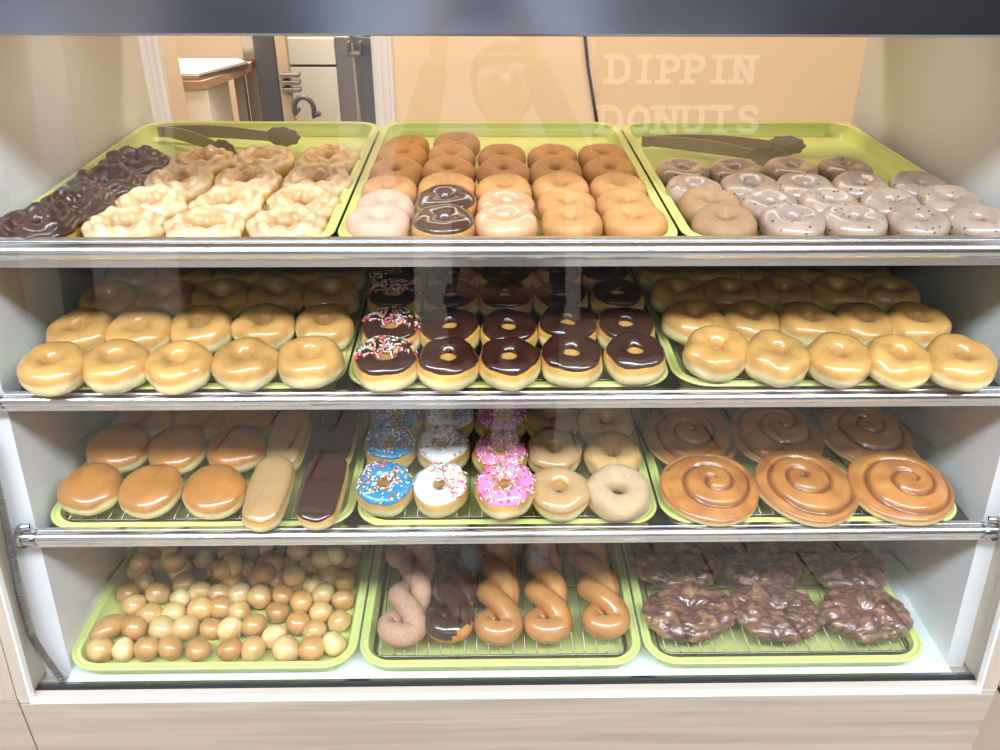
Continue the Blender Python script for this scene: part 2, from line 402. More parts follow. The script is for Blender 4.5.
def roll_mesh(name, seed):
    R = .073; H0 = .034; rnd = random.Random(seed); a0 = rnd.uniform(0, 6.28); turns = 2.2; pitch = (R - .006) / turns
    light = lin((210, 142, 70)); dark = lin((104, 50, 22)); mid = lin((184, 112, 54)); side = lin((240, 216, 150))
    sx, sy = rnd.uniform(.004, .016), rnd.uniform(.002, .014)
    def f(u, v):
        th = u * 2 * PI; t = v
        if t < .78:
            q = t / .78; r = R * q
            k = (th + a0) / (2 * PI) % 1.0
            best = 1
            for n_ in range(-1, 4):
                rs = .004 + pitch * (n_ + k)
                if 0 < rs < R * .985: best = min(best, abs(r - rs + .0018 * nz(math.cos(th), math.sin(th), n_, 1.5, seed)))
            g = math.exp(-(best / .0032) ** 2)
            puff = 1 - (best * 0)
            z = H0 * (1 - .52 * q ** 2.2) - .0065 * g + .0012 * nz(r * math.cos(th), r * math.sin(th), 0, 50, seed)
            ex = 1 + .05 * nz(math.cos(th), math.sin(th), 0, 1.1, seed) * q
            c = mixc(mixc(mid, light, .5 + nz(r * math.cos(th), r * math.sin(th), 0, 35, seed)), dark, g * .8)
            off = 1 - q
            return Vector((r * math.cos(th) * ex + sx * off, r * math.sin(th) * ex + sy * off, z)), c
        q = (t - .78) / .22; ex = 1 + .05 * nz(math.cos(th), math.sin(th), 0, 1.1, seed)
        ze = H0 * .48; a = q * PI; r = R + .0045 * math.sin(a) - (.012 * sstep(.6, 1, q)); z = ze * (.5 + .5 * math.cos(a))
        return Vector((r * math.cos(th) * ex, r * math.sin(th) * ex, max(0, z))), mixc(mid, side, sstep(.25, .5, q))
    v, fs, c = grid(110, 46, f, True, False)
    mb = MB().add(v, fs, c); mb.f.append(tuple(i * 46 + 45 for i in range(110))); mb.mi.append(0)
    return mb.mesh(name, True, True)
def fritter_mesh(name, seed):
    R = .0755; SY = .76
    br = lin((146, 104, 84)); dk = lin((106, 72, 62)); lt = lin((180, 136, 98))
    def pf(th, ph):
        c, n = math.cos(ph), math.sin(ph)
        cc = abs(c) ** .7
        ex = 1 + .10 * nz(math.cos(th), math.sin(th), 0, 1.6, seed) + .06 * nz(math.cos(th), math.sin(th), 0, 4.5, seed)
        r = R * cc * ex
        z = .016 + .0165 * math.copysign(abs(n) ** .6, n)
        if n > 0: z -= .009 * math.exp(-(r / .018) ** 2); 
        p = Vector((r * math.cos(th), r * math.sin(th), z))
        d = .0085 * (abs(nz(p.x, p.y, p.z, 42, seed)) - .2) + .0045 * abs(nz(p.x, p.y, p.z, 95, seed)) + .002 * nz(p.x, p.y, p.z, 200, seed)
        q = p + Vector((math.cos(th) * c, math.sin(th) * c, n if n > 0 else 0)) * d * 1.05; q.y *= SY; return q, d
    def f(u, v):
        th, ph = u * 2 * PI, (v - .5) * PI * .998
        p, d = pf(th, ph); p.z = max(0, p.z)
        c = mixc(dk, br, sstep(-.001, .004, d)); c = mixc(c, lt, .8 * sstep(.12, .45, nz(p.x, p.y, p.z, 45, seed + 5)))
        return p, c
    v, fs, c = grid(120, 60, f, True, False)
    mb = MB().add(v, fs, c)
    return mb.mesh(name, True, True)
def hole_mesh(name, seed, el=1.0, top=None, bot=None):
    r = .0185
    def f(u, v):
        th, ph = u * 2 * PI, (v - .5) * PI * .998
        p = Vector((r * math.cos(ph) * math.cos(th) * el, r * math.cos(ph) * math.sin(th), r * .92 * math.sin(ph)))
        p *= 1 + .17 * nz(p.x, p.y, p.z, 38, seed); p.z += r * .9
        t = p.z / (2 * r) + .5 * nz(p.x, p.y, p.z, 50, seed + 3)
        return Vector((p.x, p.y, max(0, p.z))), mixc(bot, top, sstep(.3, .75, t))
    v, fs, c = grid(24, 14, f, True, False)
    return MB().add(v, fs, c).mesh(name, True, True)
def twist_mesh(name, seed, L=.19, col=None, ice=False):
    """one rope of dough folded at the front and its two halves wound round each other; front end at y = 0, body runs to +y"""
    r0 = .0172; turns = 3; A0 = .0182; pts = []; rs = []; N = 34
    def strand(sgn, t):     # t: 0 back .. 1 front
        a = PI * turns * 2 * (1 - t) * .5 * 1.0 + (0 if sgn > 0 else PI)
        A = A0 * (.70 + .30 * t)
        return Vector((A * math.cos(a) * 1.05, L * (1 - t) + .032, .021 + A * .72 * math.sin(a) + .004)), r0 * (.84 + .16 * t)
    for i in range(N): 
        p, r = strand(1, i / (N - 1)); pts.append(p); rs.append(r)
    for i in range(1, 12):
        a = PI * i / 12; pts.append(Vector((A0 * 1.05 * math.cos(a), .032 - .015 * math.sin(a), .0235 - .003 * math.sin(a)))); rs.append(r0 * 1.04)
    for i in range(N): 
        p, r = strand(-1, 1 - i / (N - 1)); pts.append(p); rs.append(r)
    rs[0] = rs[-1] = r0 * .4
    for q in pts: q += Vector((nz(q.x, q.y, 1, 20, seed), 0, 0)) * .002
    mb = MB(); mb.tube(pts, rs, 18)
    zc = min(v[2] for v in mb.v)
    mb.v = [(x, y, max(0.0, z - zc - .003)) for x, y, z in mb.v]
    top, bot = col or (lin((194, 132, 72)), lin((216, 162, 92)))
    mb.c = [mixc(bot, top, sstep(.004, .022, v[2] + .01 * nz(*v, 40, seed))) for v in mb.v]
    body = mb.mesh(name, True, True)
    if not ice: return body, None
    ib = MB(); k = 4
    rs2 = [r + .0016 for r in rs]; ib.tube(pts, rs2, 18)
    ib.v = [(x, y, z - zc - .003) for x, y, z in ib.v]
    lim = lambda x, y: .024 + .004 * nz(x, y, 0, 30, seed) + (.012 * sstep(.004, .02, x) if y < .04 else 0)
    keep = []
    for f_ in ib.f:
        c = Vector((0, 0, 0))
        for i in f_: c += Vector(ib.v[i])
        c /= len(f_)
        if c.z > lim(c.x, c.y) and len(f_) == 4: keep.append(f_)
    ib.f = keep; ib.mi = [0] * len(keep); ib.c = [lin((66, 40, 30))] * len(ib.v)
    me = ib.mesh(name + '_icing', True, True)
    import bmesh
    bm = bmesh.new(); bm.from_mesh(me); bmesh.ops.delete(bm, geom=[v for v in bm.verts if not v.link_faces], context='VERTS'); bm.to_mesh(me); bm.free()
    return body, me

# ---------------------------------------------------------------- copying
ORD = ['first', 'second', 'third', 'fourth', 'fifth', 'sixth', 'seventh', 'eighth', 'ninth', 'tenth', 'eleventh', 'twelfth', 'thirteenth', 'fourteenth', 'fifteenth', 'sixteenth']
def dup(root):
    r = root.copy(); C.objects.link(r)
    for ch in root.children:
        c = ch.copy(); C.objects.link(c); c.parent = r
        for g in ch.children:
            d = g.copy(); C.objects.link(d); d.parent = c
    return r
used = set()
def place(proto, loc, rz=0, tilt=0, tiltx=0, s=1.0, label='', cat='donut', group=None):
    if proto.name not in used: used.add(proto.name); o = proto
    else: o = dup(proto)
    o.matrix_world = Matrix.Translation(loc) @ Matrix.Rotation(tilt, 4, 'X') @ Matrix.Rotation(tiltx, 4, 'Y') @ Matrix.Rotation(rz, 4, 'Z') @ Matrix.Scale(s, 4)
    tag(o, label, cat, group)
    return o

# ---------------------------------------------------------------- display case geometry
XC = .0325                      # centre line of the case
XL, XR = -.664, .7475           # inner side walls
RIM = [1.1817, .9835, .7626, .5154]
YF = [1.047, 1.018, .990, .947]
SX = [.0317, .0335, .033, .0228]
GS = .118
def gy(z): return .9332 + GS * (z - .498)       # front glass, outer face
YB = 1.76
TOPZ = 1.434
case = empty('display_case', (XC, .93, 0))
tag(case, 'pale oak bakery display case with slanted front glass, full of trays of donuts', 'display case')
def part(mb, name, mat, parent=case, **k):
    o = mb.obj(name, mat, parent, **k); o.matrix_parent_inverse = parent.matrix_world.inverted() if parent.matrix_world != Matrix.Identity(4) else Matrix.Identity(4)
    return o
bpy.context.view_layer.update()
def keep(o, parent):
    o.parent = parent; o.matrix_parent_inverse = Matrix.Translation(parent.location).inverted() if parent.type == 'EMPTY' else Matrix.Identity(4); return o
def cpart(mb, name, mat, parent=None, **k):
    o = mb.obj(name, mat, None, **k)
    if parent is None or parent is case: keep(o, case)
    else:
        o.parent = parent; o.matrix_parent_inverse = Matrix.Identity(4)
        # parent mesh already carries the case offset in its inverse; cancel nothing else
    return o
def frame_xz(x0, x1, z0, z1, ya, yb, wx, wz, slope=GS, base=.498):
    mb = MB(); sh = lambda y, z: y + slope * (z - base)
    def bx(a, b, c, d):
        v = [(x, sh(y, z), z) for z in (c, d) for y in (ya, yb) for x in (a, b)]
        mb.add(v, [(0, 2, 3, 1), (4, 5, 7, 6), (0, 1, 5, 4), (2, 6, 7, 3), (0, 4, 6, 2), (1, 3, 7, 5)])
    return mb, bx
# side panels: inner face X = XL / XR, front edge follows the glass
for s, xi, xo in ((-1, XL, -.7034), (1, XR, .7761)):
    mb, bx = frame_xz(0, 0, 0, 0, .9332 + .018, 0, 0, 0)
    a, b = min(xi, xo), max(xi, xo)
    v = []
    for z in (.455, TOPZ):
        for x in (a, b): v.append((x, gy(z) + .036, z))
        for x in (a, b): v.append((x, YB, z))
    mb = MB().add(v, [(0, 2, 3, 1), (4, 5, 7, 6), (0, 1, 5, 4), (2, 6, 7, 3), (0, 4, 6, 2), (1, 3, 7, 5)])
    cpart(mb, 'side_panel', M['panel'])
# outer oak fascia posts beside the glass, base and sill
FZ = .4900; FY = .912
def slab(x0, x1, y0f, y1f, z0, z1):
    v = [(x, fy(z), z) for z in (z0, z1) for fy in (y0f, y1f) for x in (x0, x1)]
    return MB().add(v, [(0, 2, 3, 1), (4, 5, 7, 6), (0, 1, 5, 4), (2, 6, 7, 3), (0, 4, 6, 2), (1, 3, 7, 5)])
fyo = lambda z: FY + GS * (z - FZ)
fyi = lambda z: gy(z) + .05
cpart(slab(-.722, -.7035, fyo, fyi, FZ, TOPZ + .03), 'front_post', M['laminate_v'])
cpart(slab(.776, .8005, fyo, fyi, FZ, TOPZ + .03), 'front_post', M['laminate_v'])
cpart(MB().box(-.7215, .8005, FY, YB, .06, .4795), 'base_cabinet', M['laminate'], bevel=.001)
cpart(MB().box(-.7215, .8005, FY, FY + .03, .481, FZ), 'front_sill', M['sill'], bevel=.0015)
cpart(MB().box(XL, XR, gy(.487) + .012, YB, .4795, .4874), 'deck', M['deckwhite'])
cpart(MB().box(-.7215, .8005, FY + .04, YB, .0, .06), 'toe_kick', M['darksteel'])
cpart(MB().box(XL, XR, YB - .012, YB, .4874, 1.150), 'back_panel', M['panel'])
cpart(MB().box(-.722, .8005, 1.040, YB, TOPZ + .028, TOPZ + .05), 'top_panel', M['laminate'])
for x0_, x1_ in ((-.7036, -.7005), (.7725, .7762)):
    cpart(slab(x0_, x1_, lambda z: fyo(z) - .0008, lambda z: fyo(z) + .010, FZ - .009, TOPZ + .03), 'edge_band', M['band'])
cpart(MB().box(-.7005, .7725, FY - .0008, FY + .004, FZ - .009, FZ + .0008), 'edge_band', M['band'])
# glass
v = []
for z in (.4915, TOPZ + .01):
    for dy in (0, .006):
        for x in (-.7025, .7750): v.append((x, gy(z) + dy, z))
gl = MB().add(v, [(0, 2, 3, 1), (4, 5, 7, 6), (0, 1, 5, 4), (2, 6, 7, 3), (0, 4, 6, 2), (1, 3, 7, 5)])
cpart(gl, 'front_glass', M['glass'])
cpart(MB().box(-.7025, .775, gy(.4935) - .003, gy(.4935) + .006, .4860, .4925), 'glass_channel', M['seal'])
cpart(MB().box(-.7025, .775, gy(.4935) + .0065, gy(.4935) + .011, .4870, .4925), 'channel_lip', M['satin'])
# head rail over the glass
mb = MB(); y0 = gy(TOPZ) - .016
mb.box(-.722, .8005, y0, y0 + .034, TOPZ + .0, TOPZ + .15, shear=GS)
cpart(mb, 'head_rail', M['satin'], bevel=.003)
# shelves with their chrome rails
RV = [(238.5, 266.5), (391, 408.5), (527, 543.5)]
RZ = [(1.1955, 1.161), (.9815, .948), (.7555, .7175)]
for i, (zt, zb) in enumerate(RZ):
    yf = YF[i]
    zs = RIM[i] - .0285
    vt, vb = RV[i]; yr = gy(zt) + .019
    r = .0
    for _ in range(3):
        r = (vb - vt) * math.hypot(yr, H - zt) / FPX / 2 * [.64, .7, .8][i]; yr = gy(zt) + .0072 + r
    sh = cpart(MB().box(XL + .001, XR - .001, yr + r + .0005, YB - .016, zs - .005, zs), 'shelf', M['shelf'])
    dd_ = math.hypot(yr, H - zt); pxm = dd_ / FPX
    hh = (vb - vt) * pxm / 2; vm = (vt + vb) / 2
    zc = at_y(500, vm - (vb - vt) * .07, yr).z
    mb = MB(); mb.tube([(XL - .005, yr, zc), (XR + .003, yr, zc)], r, 28)
    zl = at_y(500, vt, yr + r * .3).z
    mb.box(XL + .002, XR - .002, yr + r * .3, yr + r, zl - .0035, zl)
    z1, z2 = at_y(500, vb - (vb - vt) * .24, yr - .002).z, at_y(500, vb, yr - .002).z
    mb.box(XL + .002, XR - .002, yr - .002, yr + r, z2, z1)
    o = cpart(mb, 'rail', M['chrome'], smooth=True); o.data.set_sharp_from_angle(angle=math.radians(38)); o.parent = sh; o.matrix_parent_inverse = Matrix.Identity(4)
    for x, d in ((XL - .020, 1), (XR + .018, -1)):
        mb = MB(); mb.tube([(x + d * .000, yr, zc), (x + d * .003, yr, zc), (x + d * .012, yr, zc), (x + d * .0125, yr, zc), (x + d * .024, yr, zc), (x + d * .0245, yr, zc), (x + d * .030, yr, zc)],
                           [r * 1.15, r * 1.5, r * 1.62, r * 1.25, r * 1.25, r * 1.38, r * 1.3], 28)
        mb.tube([(x + d * .004, yr + .002, zc + r * .9), (x + d * .010, yr + .004, zc + r * 1.75), (x + d * .020, yr + .006, zc + r * 1.7)], [.006, .0065, .004], 12)
        o = cpart(mb, 'rail_bracket', M['bracket'], smooth=True); o.data.set_sharp_from_angle(angle=math.radians(50)); o.parent = sh; o.matrix_parent_inverse = Matrix.Identity(4)
# children of shelves inherit the case offset through the shelf
# flexible conduit in the left front corner
pts = []
ctrl = [(-14, 440), (0, 497), (12, 556), (20, 594), (30, 630), (36, 643), (46, 658), (64, 682)]
cp = []
for k, (u, v_) in enumerate(ctrl):
    z_ = .6
    p = at_y(u, v_, gy(.6) + .012)
    for _ in range(4): p = at_y(u, v_, gy(p.z) + .0125)
    cp.append(p)
for k in range(len(cp) - 1):
    a = cp[max(k - 1, 0)]; b = cp[k]; c = cp[k + 1]; d = cp[min(k + 2, len(cp) - 1)]
    for j in range(14):
        t = j / 14; pts.append(.5 * ((2 * b) + (c - a) * t + (2 * a - 5 * b + 4 * c - d) * t * t + (3 * b - a - 3 * c + d) * t ** 3))
fine = []
tot = 0
for k in range(len(pts) - 1):
    n_ = max(2, int((pts[k + 1] - pts[k]).length / .0012))
    for j in range(n_): fine.append(pts[k].lerp(pts[k + 1], j / n_))
mb = MB(); mb.tube(fine, [.0046 + .0011 * (1 if (k // 2) % 2 else -1) for k in range(len(fine))], 10)
cpart(mb, 'wire_conduit', M['hose'], smooth=True)

# ---------------------------------------------------------------- trays and racks
def rrect(w, d, r, n=8):
    pts = []
    for cx, cy, a0 in ((w / 2 - r, d / 2 - r, 0), (-w / 2 + r, d / 2 - r, 90), (-w / 2 + r, -d / 2 + r, 180), (w / 2 - r, -d / 2 + r, 270)):
        for k in range(n + 1):
            a = math.radians(a0 + 90 * k / n); pts.append((cx + r * math.cos(a), cy + r * math.sin(a)))
    return pts
TW, TD = .4565, .66
def tray_mesh():
    prof = [(.016, -.0265), (.0075, -.006), (.001, -.0035), (0, -.001), (.0012, .0008), (.0045, .0012), (.0065, -.0008), (.009, -.0008), (.0110, .0008), (.0135, .0004), (.0155, -.004), (.0215, -.0225), (.025, -.0240)]
    mb = MB(); loops = []
    for off, z in prof:
        rr = max(.012, .052 - off); loops.append([(x, y, z) for x, y in rrect(TW - 2 * off, TD - 2 * off, rr)])
    n = len(loops[0]); vs = [p for l in loops for p in l]; fs = []
    for i in range(len(loops) - 1):
        for k in range(n): fs.append((i * n + k, i * n + (k + 1) % n, (i + 1) * n + (k + 1) % n, (i + 1) * n + k))
    fs.append(tuple(range(n))[::-1]); fs.append(tuple((len(loops) - 1) * n + k for k in range(n)))
    mb.add(vs, fs); return mb.mesh('tray', True)
tm = tray_mesh(); tm.materials.append(M['tray'])
SHN = ['top shelf', 'second shelf', 'third shelf', 'bottom deck']
COLN = ['left', 'middle', 'right']
TRAYX = [[SX[i] + (k - 1) * .46 for k in range(3)] for i in range(4)]
traydesc = [['holding fluted rings and chocolate crullers', 'holding plain cake donuts', 'holding blueberry cake donuts'],
            ['under wire rack of glazed rings beside the chocolate ones', 'under wire rack of chocolate iced rings', 'under wire rack of glazed rings by the right wall'],
            ['under filled rounds and two kinds of bars', 'under blue, white and pink sprinkled donuts', 'under big glazed cinnamon rolls'],
            ['covered in donut holes', 'under wire rack of dough twists', 'under wire rack of dark apple fritters']]
for i in range(4):
    for k in range(3):
        o = bpy.data.objects.new('serving_tray', tm); C.objects.link(o)
        o.location = (TRAYX[i][k], YF[i] + TD / 2, RIM[i] - .001)
        tag(o, 'lime green tray, %s, %s' % (SHN[i], traydesc[i][k]), 'tray', 'lime green serving trays')
for o in [x for x in C.objects if x.name.startswith('serving_tray')][:1]:
    try: o.data.set_sharp_from_angle(angle=math.radians(50))
    except Exception: pass
# racks
RW, RD = .408, .612
fr = MB(); rr = .0015
loop = [(x, y, 0) for x, y in rrect(RW, RD, .018, 5)]; fr.tube(loop + [loop[0], loop[1]], .0019, 8)
loop = [(x, y, -.0065) for x, y in rrect(RW - .004, RD - .004, .018, 5)]; fr.tube(loop + [loop[0], loop[1]], .0015, 8)
for x in (-1, 1):
    for y in (-1, 0, 1): fr.tube([(x * .17, y * (RD / 2 - .004), 0), (x * .17, y * (RD / 2 - .004), -.0185)], .0018, 6)
frm = fr.mesh('rack_frame', True)
gr = MB(); n_ = 21
for k in range(n_): 
    x = -RW / 2 + RW * (k + .5) / n_; gr.tube([(x, -RD / 2, 0.0012), (x, RD / 2, .0012)], .0011, 6)
for k in range(1, 4): y = -RD / 2 + RD * k / 4; gr.tube([(-RW / 2, y, -.0016), (RW / 2, y, -.0016)], .0015, 6)
grm = gr.mesh('wire_grid', True)
RACKTOP = [-.0185 + .0, .0000, .0000, -.0005]
rackdesc = {(1, 0): 'beneath the left glazed rings', (1, 1): 'beneath the chocolate iced rings', (1, 2): 'beneath the right glazed rings', (2, 0): 'beneath the filled rounds and bars',
            (2, 1): 'beneath the sprinkled donuts', (2, 2): 'beneath the cinnamon rolls', (3, 1): 'beneath the dough twists', (3, 2): 'beneath the apple fritters'}
base_z = [[RIM[0] - .0235] * 3, [0] * 3, [0] * 3, [RIM[3] - .0235, 0, 0]]
first = None
for (i, k), d in rackdesc.items():
    z = RIM[i] - .0045
    if first is None:
        r_ = empty('cooling_rack'); link('frame', frm, M['wire'], r_); link('wire_grid', grm, M['wire'], r_); first = r_
    else: r_ = dup(first)
    r_.location = (TRAYX[i][k], YF[i] + TD / 2, z)
    tag(r_, 'wire cooling rack, %s tray, %s, %s' % (COLN[k], SHN[i], d), 'cooling rack', 'wire cooling racks in the trays')
    base_z[i][k] = z + .0024

# ---------------------------------------------------------------- doughnut prototypes
def mk(name, me, mat, ice=None, icemat=None, icename='icing', spr=None):
    if ice is None:
        return link(name, me, mat)
    e = empty(name); link('dough', me, mat, e); io = link(icename, ice, icemat, e)
    if spr is not None:
        s_ = link('sprinkles', spr, SPRM, io); s_['kind'] = 'stuff'
    return e
NV = 5
glz = []
for k in range(NV):
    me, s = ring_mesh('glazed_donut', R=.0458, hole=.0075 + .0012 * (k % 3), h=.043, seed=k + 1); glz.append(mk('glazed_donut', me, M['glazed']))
CH = lin((62, 34, 24))
choc = []
for k in range(4):
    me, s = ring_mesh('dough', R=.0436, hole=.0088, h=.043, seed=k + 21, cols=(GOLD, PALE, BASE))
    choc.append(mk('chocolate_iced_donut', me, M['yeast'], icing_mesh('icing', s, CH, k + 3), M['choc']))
def sprink(name, icecol, mat, seed, arc=None, n=150, lo=35, hi=150):
    me, s = ring_mesh('dough', R=.0438, hole=.0092, h=.043, seed=seed, cols=(GOLD, PALE, BASE))
    return mk(name, me, M['yeast'], icing_mesh('icing', s, icecol, seed), mat, 'icing', sprinkle_mesh('sprinkles', s.p, n, seed, lo, hi, arc))
chspr = [sprink('sprinkled_chocolate_donut', CH, M['choc'], 31 + k, arc=(0.2 if k else -.3, PI + (.9 if k else .2)), n=190) for k in range(2)]
blspr = [sprink('blue_sprinkled_donut', lin((4, 144, 192)), M['icing'], 41 + k, n=230, lo=45) for k in range(2)]
whspr = [sprink('white_sprinkled_donut', lin((240, 238, 240)), M['icing'], 51, arc=(-.9, PI * .75), n=170), sprink('white_sprinkled_donut', lin((240, 238, 240)), M['icing'], 52, n=150)]
pkspr = [sprink('pink_sprinkled_donut', lin((238, 140, 190)), M['icing'], 61 + k, n=220) for k in range(2)]
maple = []
for k in range(2):
    me, s = ring_mesh('dough', R=.0448, hole=.0092, h=.043, seed=71 + k, cols=(GOLD, PALE, BASE))
    maple.append(mk('maple_iced_donut', me, M['yeast'], icing_mesh('icing', s, lin((196, 156, 108)), 7 + k, lo=14), M['icing']))
sug = []
for k in range(2):
    me, s = ring_mesh('sugared_donut', R=.0470, hole=.0092, h=.040, seed=81 + k, cols=(lin((208, 166, 112)), lin((226, 190, 134)), lin((206, 162, 98)))); sug.append(mk('sugared_donut', me, M['sugared']))
plr = []
me, s = ring_mesh('plain_ring_donut', R=.0465, hole=.0092, h=.040, seed=84, cols=(lin((216, 170, 104)), lin((238, 208, 146)), lin((212, 166, 96)))); plr.append(mk('plain_ring_donut', me, M['cake']))
CK = (lin((208, 150, 90)), lin((222, 170, 108)), lin((196, 134, 74)))
cake = []
for k in range(5):
    me, s = ring_mesh('plain_cake_donut', R=.0425, hole=.007, h=.038, seed=91 + k, cols=CK, wob=.0016, band=False, crease=.0015); cake.append(mk('plain_cake_donut', me, M['cake']))
PK = (lin((226, 170, 140)), lin((236, 190, 156)), lin((208, 140, 84)))
pinkc = []
for k in range(2):
    me, s = ring_mesh('sugared_cake_donut', R=.043, hole=.007, h=.038, seed=101 + k, cols=PK, wob=.0016, band=False); pinkc.append(mk('sugared_cake_donut', me, M['sugared']))
glc = []
for k in range(2):
    me, s = ring_mesh('glazed_cake_donut', R=.043, hole=.007, h=.038, seed=105 + k, cols=(lin((230, 176, 136)), lin((236, 190, 150)), lin((210, 146, 90))), wob=.0016, band=False); glc.append(mk('glazed_cake_donut', me, M['glazed']))
chc = []
for k in range(2):
    me, s = ring_mesh('dough', R=.0425, hole=.007, h=.038, seed=111 + k, cols=CK, wob=.0016, band=False)
    chc.append(mk('chocolate_cake_donut', me, M['cake'], icing_mesh('icing', s, lin((84, 54, 44)), k + 3, lo=25, hi=170), M['choc']))
BC = (lin((180, 154, 136)), lin((156, 128, 124)), lin((156, 124, 102)))
blb = []
for k in range(4):
    me, s = ring_mesh('blueberry_cake_donut', R=.0435, hole=.0075, h=.034, seed=121 + k, cols=BC, wob=.002, band=False, crease=.002); blb.append(mk('blueberry_cake_donut', me, M['blue']))
brn = []
for k in range(2):
    me, s = ring_mesh('brown_cake_donut', R=.0435, hole=.0075, h=.034, seed=131 + k, cols=(lin((178, 138, 98)), lin((188, 148, 106)), lin((160, 118, 78))), wob=.002, band=False); brn.append(mk('brown_cake_donut', me, M['cake']))
cru = []
for k in range(4):
    me, _ = cruller_mesh('glazed_cruller', 141 + k); cru.append(mk('glazed_cruller', me, M['cruller']))
ccru = []
for k in range(2):
    me, ic = cruller_mesh('dough', 151 + k, True); ccru.append(mk('chocolate_cruller', me, M['cruller'], ic, M['lumpychoc']))
fil = []
for k in range(3):
    me, s = bun_mesh('filled_round_donut', .0475, 0, .043, 161 + k); fil.append(mk('filled_round_donut', me, M['glazed']))
me, s = bun_mesh('dough', .0305, .075, .038, 171, cols=(GOLD, PALE, BASE)); mbar = mk('maple_bar', me, M['yeast'], bun_icing('icing', s, lin((190, 150, 100)), 5), M['icing'])
me, s = bun_mesh('dough', .0315, .075, .038, 172, cols=(GOLD, PALE, BASE)); cbar = mk('chocolate_bar', me, M['yeast'], bun_icing('icing', s, CH, 6), M['choc'])
rol = [mk('cinnamon_roll', roll_mesh('cinnamon_roll', 181 + k), M['roll']) for k in range(3)]
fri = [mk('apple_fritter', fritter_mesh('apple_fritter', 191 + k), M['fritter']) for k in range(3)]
tops = [lin((230, 188, 118)), lin((214, 162, 92)), lin((240, 214, 152)), lin((222, 172, 104)), lin((206, 150, 84)), lin((234, 198, 132))]
bots = [lin((212, 156, 88)), lin((206, 146, 80)), lin((222, 176, 106)), lin((240, 210, 148)), lin((214, 160, 92)), lin((214, 158, 88))]
hol = [mk('donut_hole', hole_mesh('donut_hole', 201 + k, [1, 1.08, .96, 1.05, 1, 1.12][k], tops[k], bots[k]), M['glazed']) for k in range(6)]
lho = [mk('donut_hole', hole_mesh('donut_hole', 211, 1.45, tops[1], bots[1]), M['glazed'])]
me, _ = twist_mesh('cinnamon_sugar_twist', 221, col=(lin((178, 120, 76)), lin((200, 144, 88)))); tsug = mk('cinnamon_sugar_twist', me, M['sugared'])
me, ic = twist_mesh('dough', 222, col=(lin((206, 140, 70)), lin((226, 180, 100))), ice=True); tch = mk('chocolate_twist', me, M['yeast'], ic, M['choc'])
tgl = [mk('glazed_twist', twist_mesh('glazed_twist', 223 + k)[0], M['glazed']) for k in range(3)]

# ---------------------------------------------------------------- stocking the shelves
ROWN = ['front row', 'second row', 'third row', 'back visible row', 'fifth row']
rj = random.Random(5)
def nth(j, n, from_='left'):
    if n == 1: return 'only one'
    if j == 0: return 'leftmost'
    if j == n - 1: return 'rightmost'
    if n % 2 and j == n // 2: return 'middle one'
    return ORD[j] + ' from left'
def stock(shelf, col, rows, kinds, desc, h, tilts, where, group, lift=0.0, R=.046, spin=3.14):
    """rows: list (front to back) of lists of picture points of each piece's middle, read onto the tray"""
    b = base_z[shelf][col]
    for r, pts in enumerate(rows):
        for j, q in enumerate(pts):
            u, v_ = q[0], q[1]
            t = math.radians(tilts[r] if not callable(tilts) else tilts(r, j))
            z0 = b + math.sin(abs(t)) * R + (lift if not callable(lift) else lift(r, j))
            p = at_z(u, v_, z0 + h / 2 * math.cos(t))
            k = kinds(r, j); pr = k[rj.randrange(len(k))] if isinstance(k, list) else k
            loc = Vector((min(max(p.x, XL + R + .004), XR - R - .004), p.y, z0))
            lab = '%s, %s, %s, %s' % (desc(r, j), nth(j, len(pts)), ROWN[r], where)
            sp_ = .25 if pr.name.startswith(('sprinkled_choc', 'white_')) else spin
            place(pr, loc, rj.uniform(-sp_, sp_), t, math.radians(rj.uniform(-3, 3)), rj.uniform(.97, 1.03), lab, 'donut', group)

# top shelf, middle: columns of plain cake doughnuts leaning back on each other
rows = [[(379, 228), (443, 229), (506, 227), (571.5, 226), (634, 226)], [(386, 211), (447, 208), (505, 211), (566, 210), (624, 209)],
        [(389.5, 195), (447, 193), (504, 194), (560.6, 193), (617, 192)], [(397, 177), (449, 176), (503.5, 177), (556, 177), (609.6, 176)],
        [(402, 161), (451, 161), (502, 161.5), (552, 161.5), (602, 161.5)], [(407.5, 151), (457, 148)]]
ROWN = ['front row', 'second row', 'third row', 'fourth row', 'fifth row', 'rearmost row']
def kk(r, j):
    if j == 0 and r < 2: return pinkc
    if j == 1 and r < 2: return chc
    if j == 2 and r < 2: return glc
    return cake
def dd(r, j):
    if j == 0 and r < 2: return 'pinkish sugared cake donut'
    if j == 1 and r < 2: return 'chocolate iced cake donut'
    if j == 2 and r < 2: return 'pale glazed cake donut'
    return 'plain golden cake donut'
stock(0, 1, rows, kk, dd, .034, [7, 8, 8, 8, 6, 3], 'top shelf middle tray', 'cake donuts on the top shelf middle tray', R=.042)
# top shelf, right: blueberry
rows = [[(724, 224), (790, 224), (853, 224), (917, 224.5), (976, 224.5)], [(709, 207.5), (768, 208), (827, 206), (888, 206), (947, 204)],
        [(693, 193), (749.5, 190.5), (804, 192), (859, 189), (917.5, 189)], [(682, 175), (734, 175), (790, 173.5), (844, 172)]]
stock(0, 2, rows, lambda r, j: brn if (j == 0 and r < 2) else blb, lambda r, j: 'brown speckled cake donut' if (j == 0 and r < 2) else 'grey glazed blueberry cake donut',
      .034, [9, 9, 8, 4], 'top shelf right tray', 'blueberry cake donuts on the top shelf right tray', R=.042)
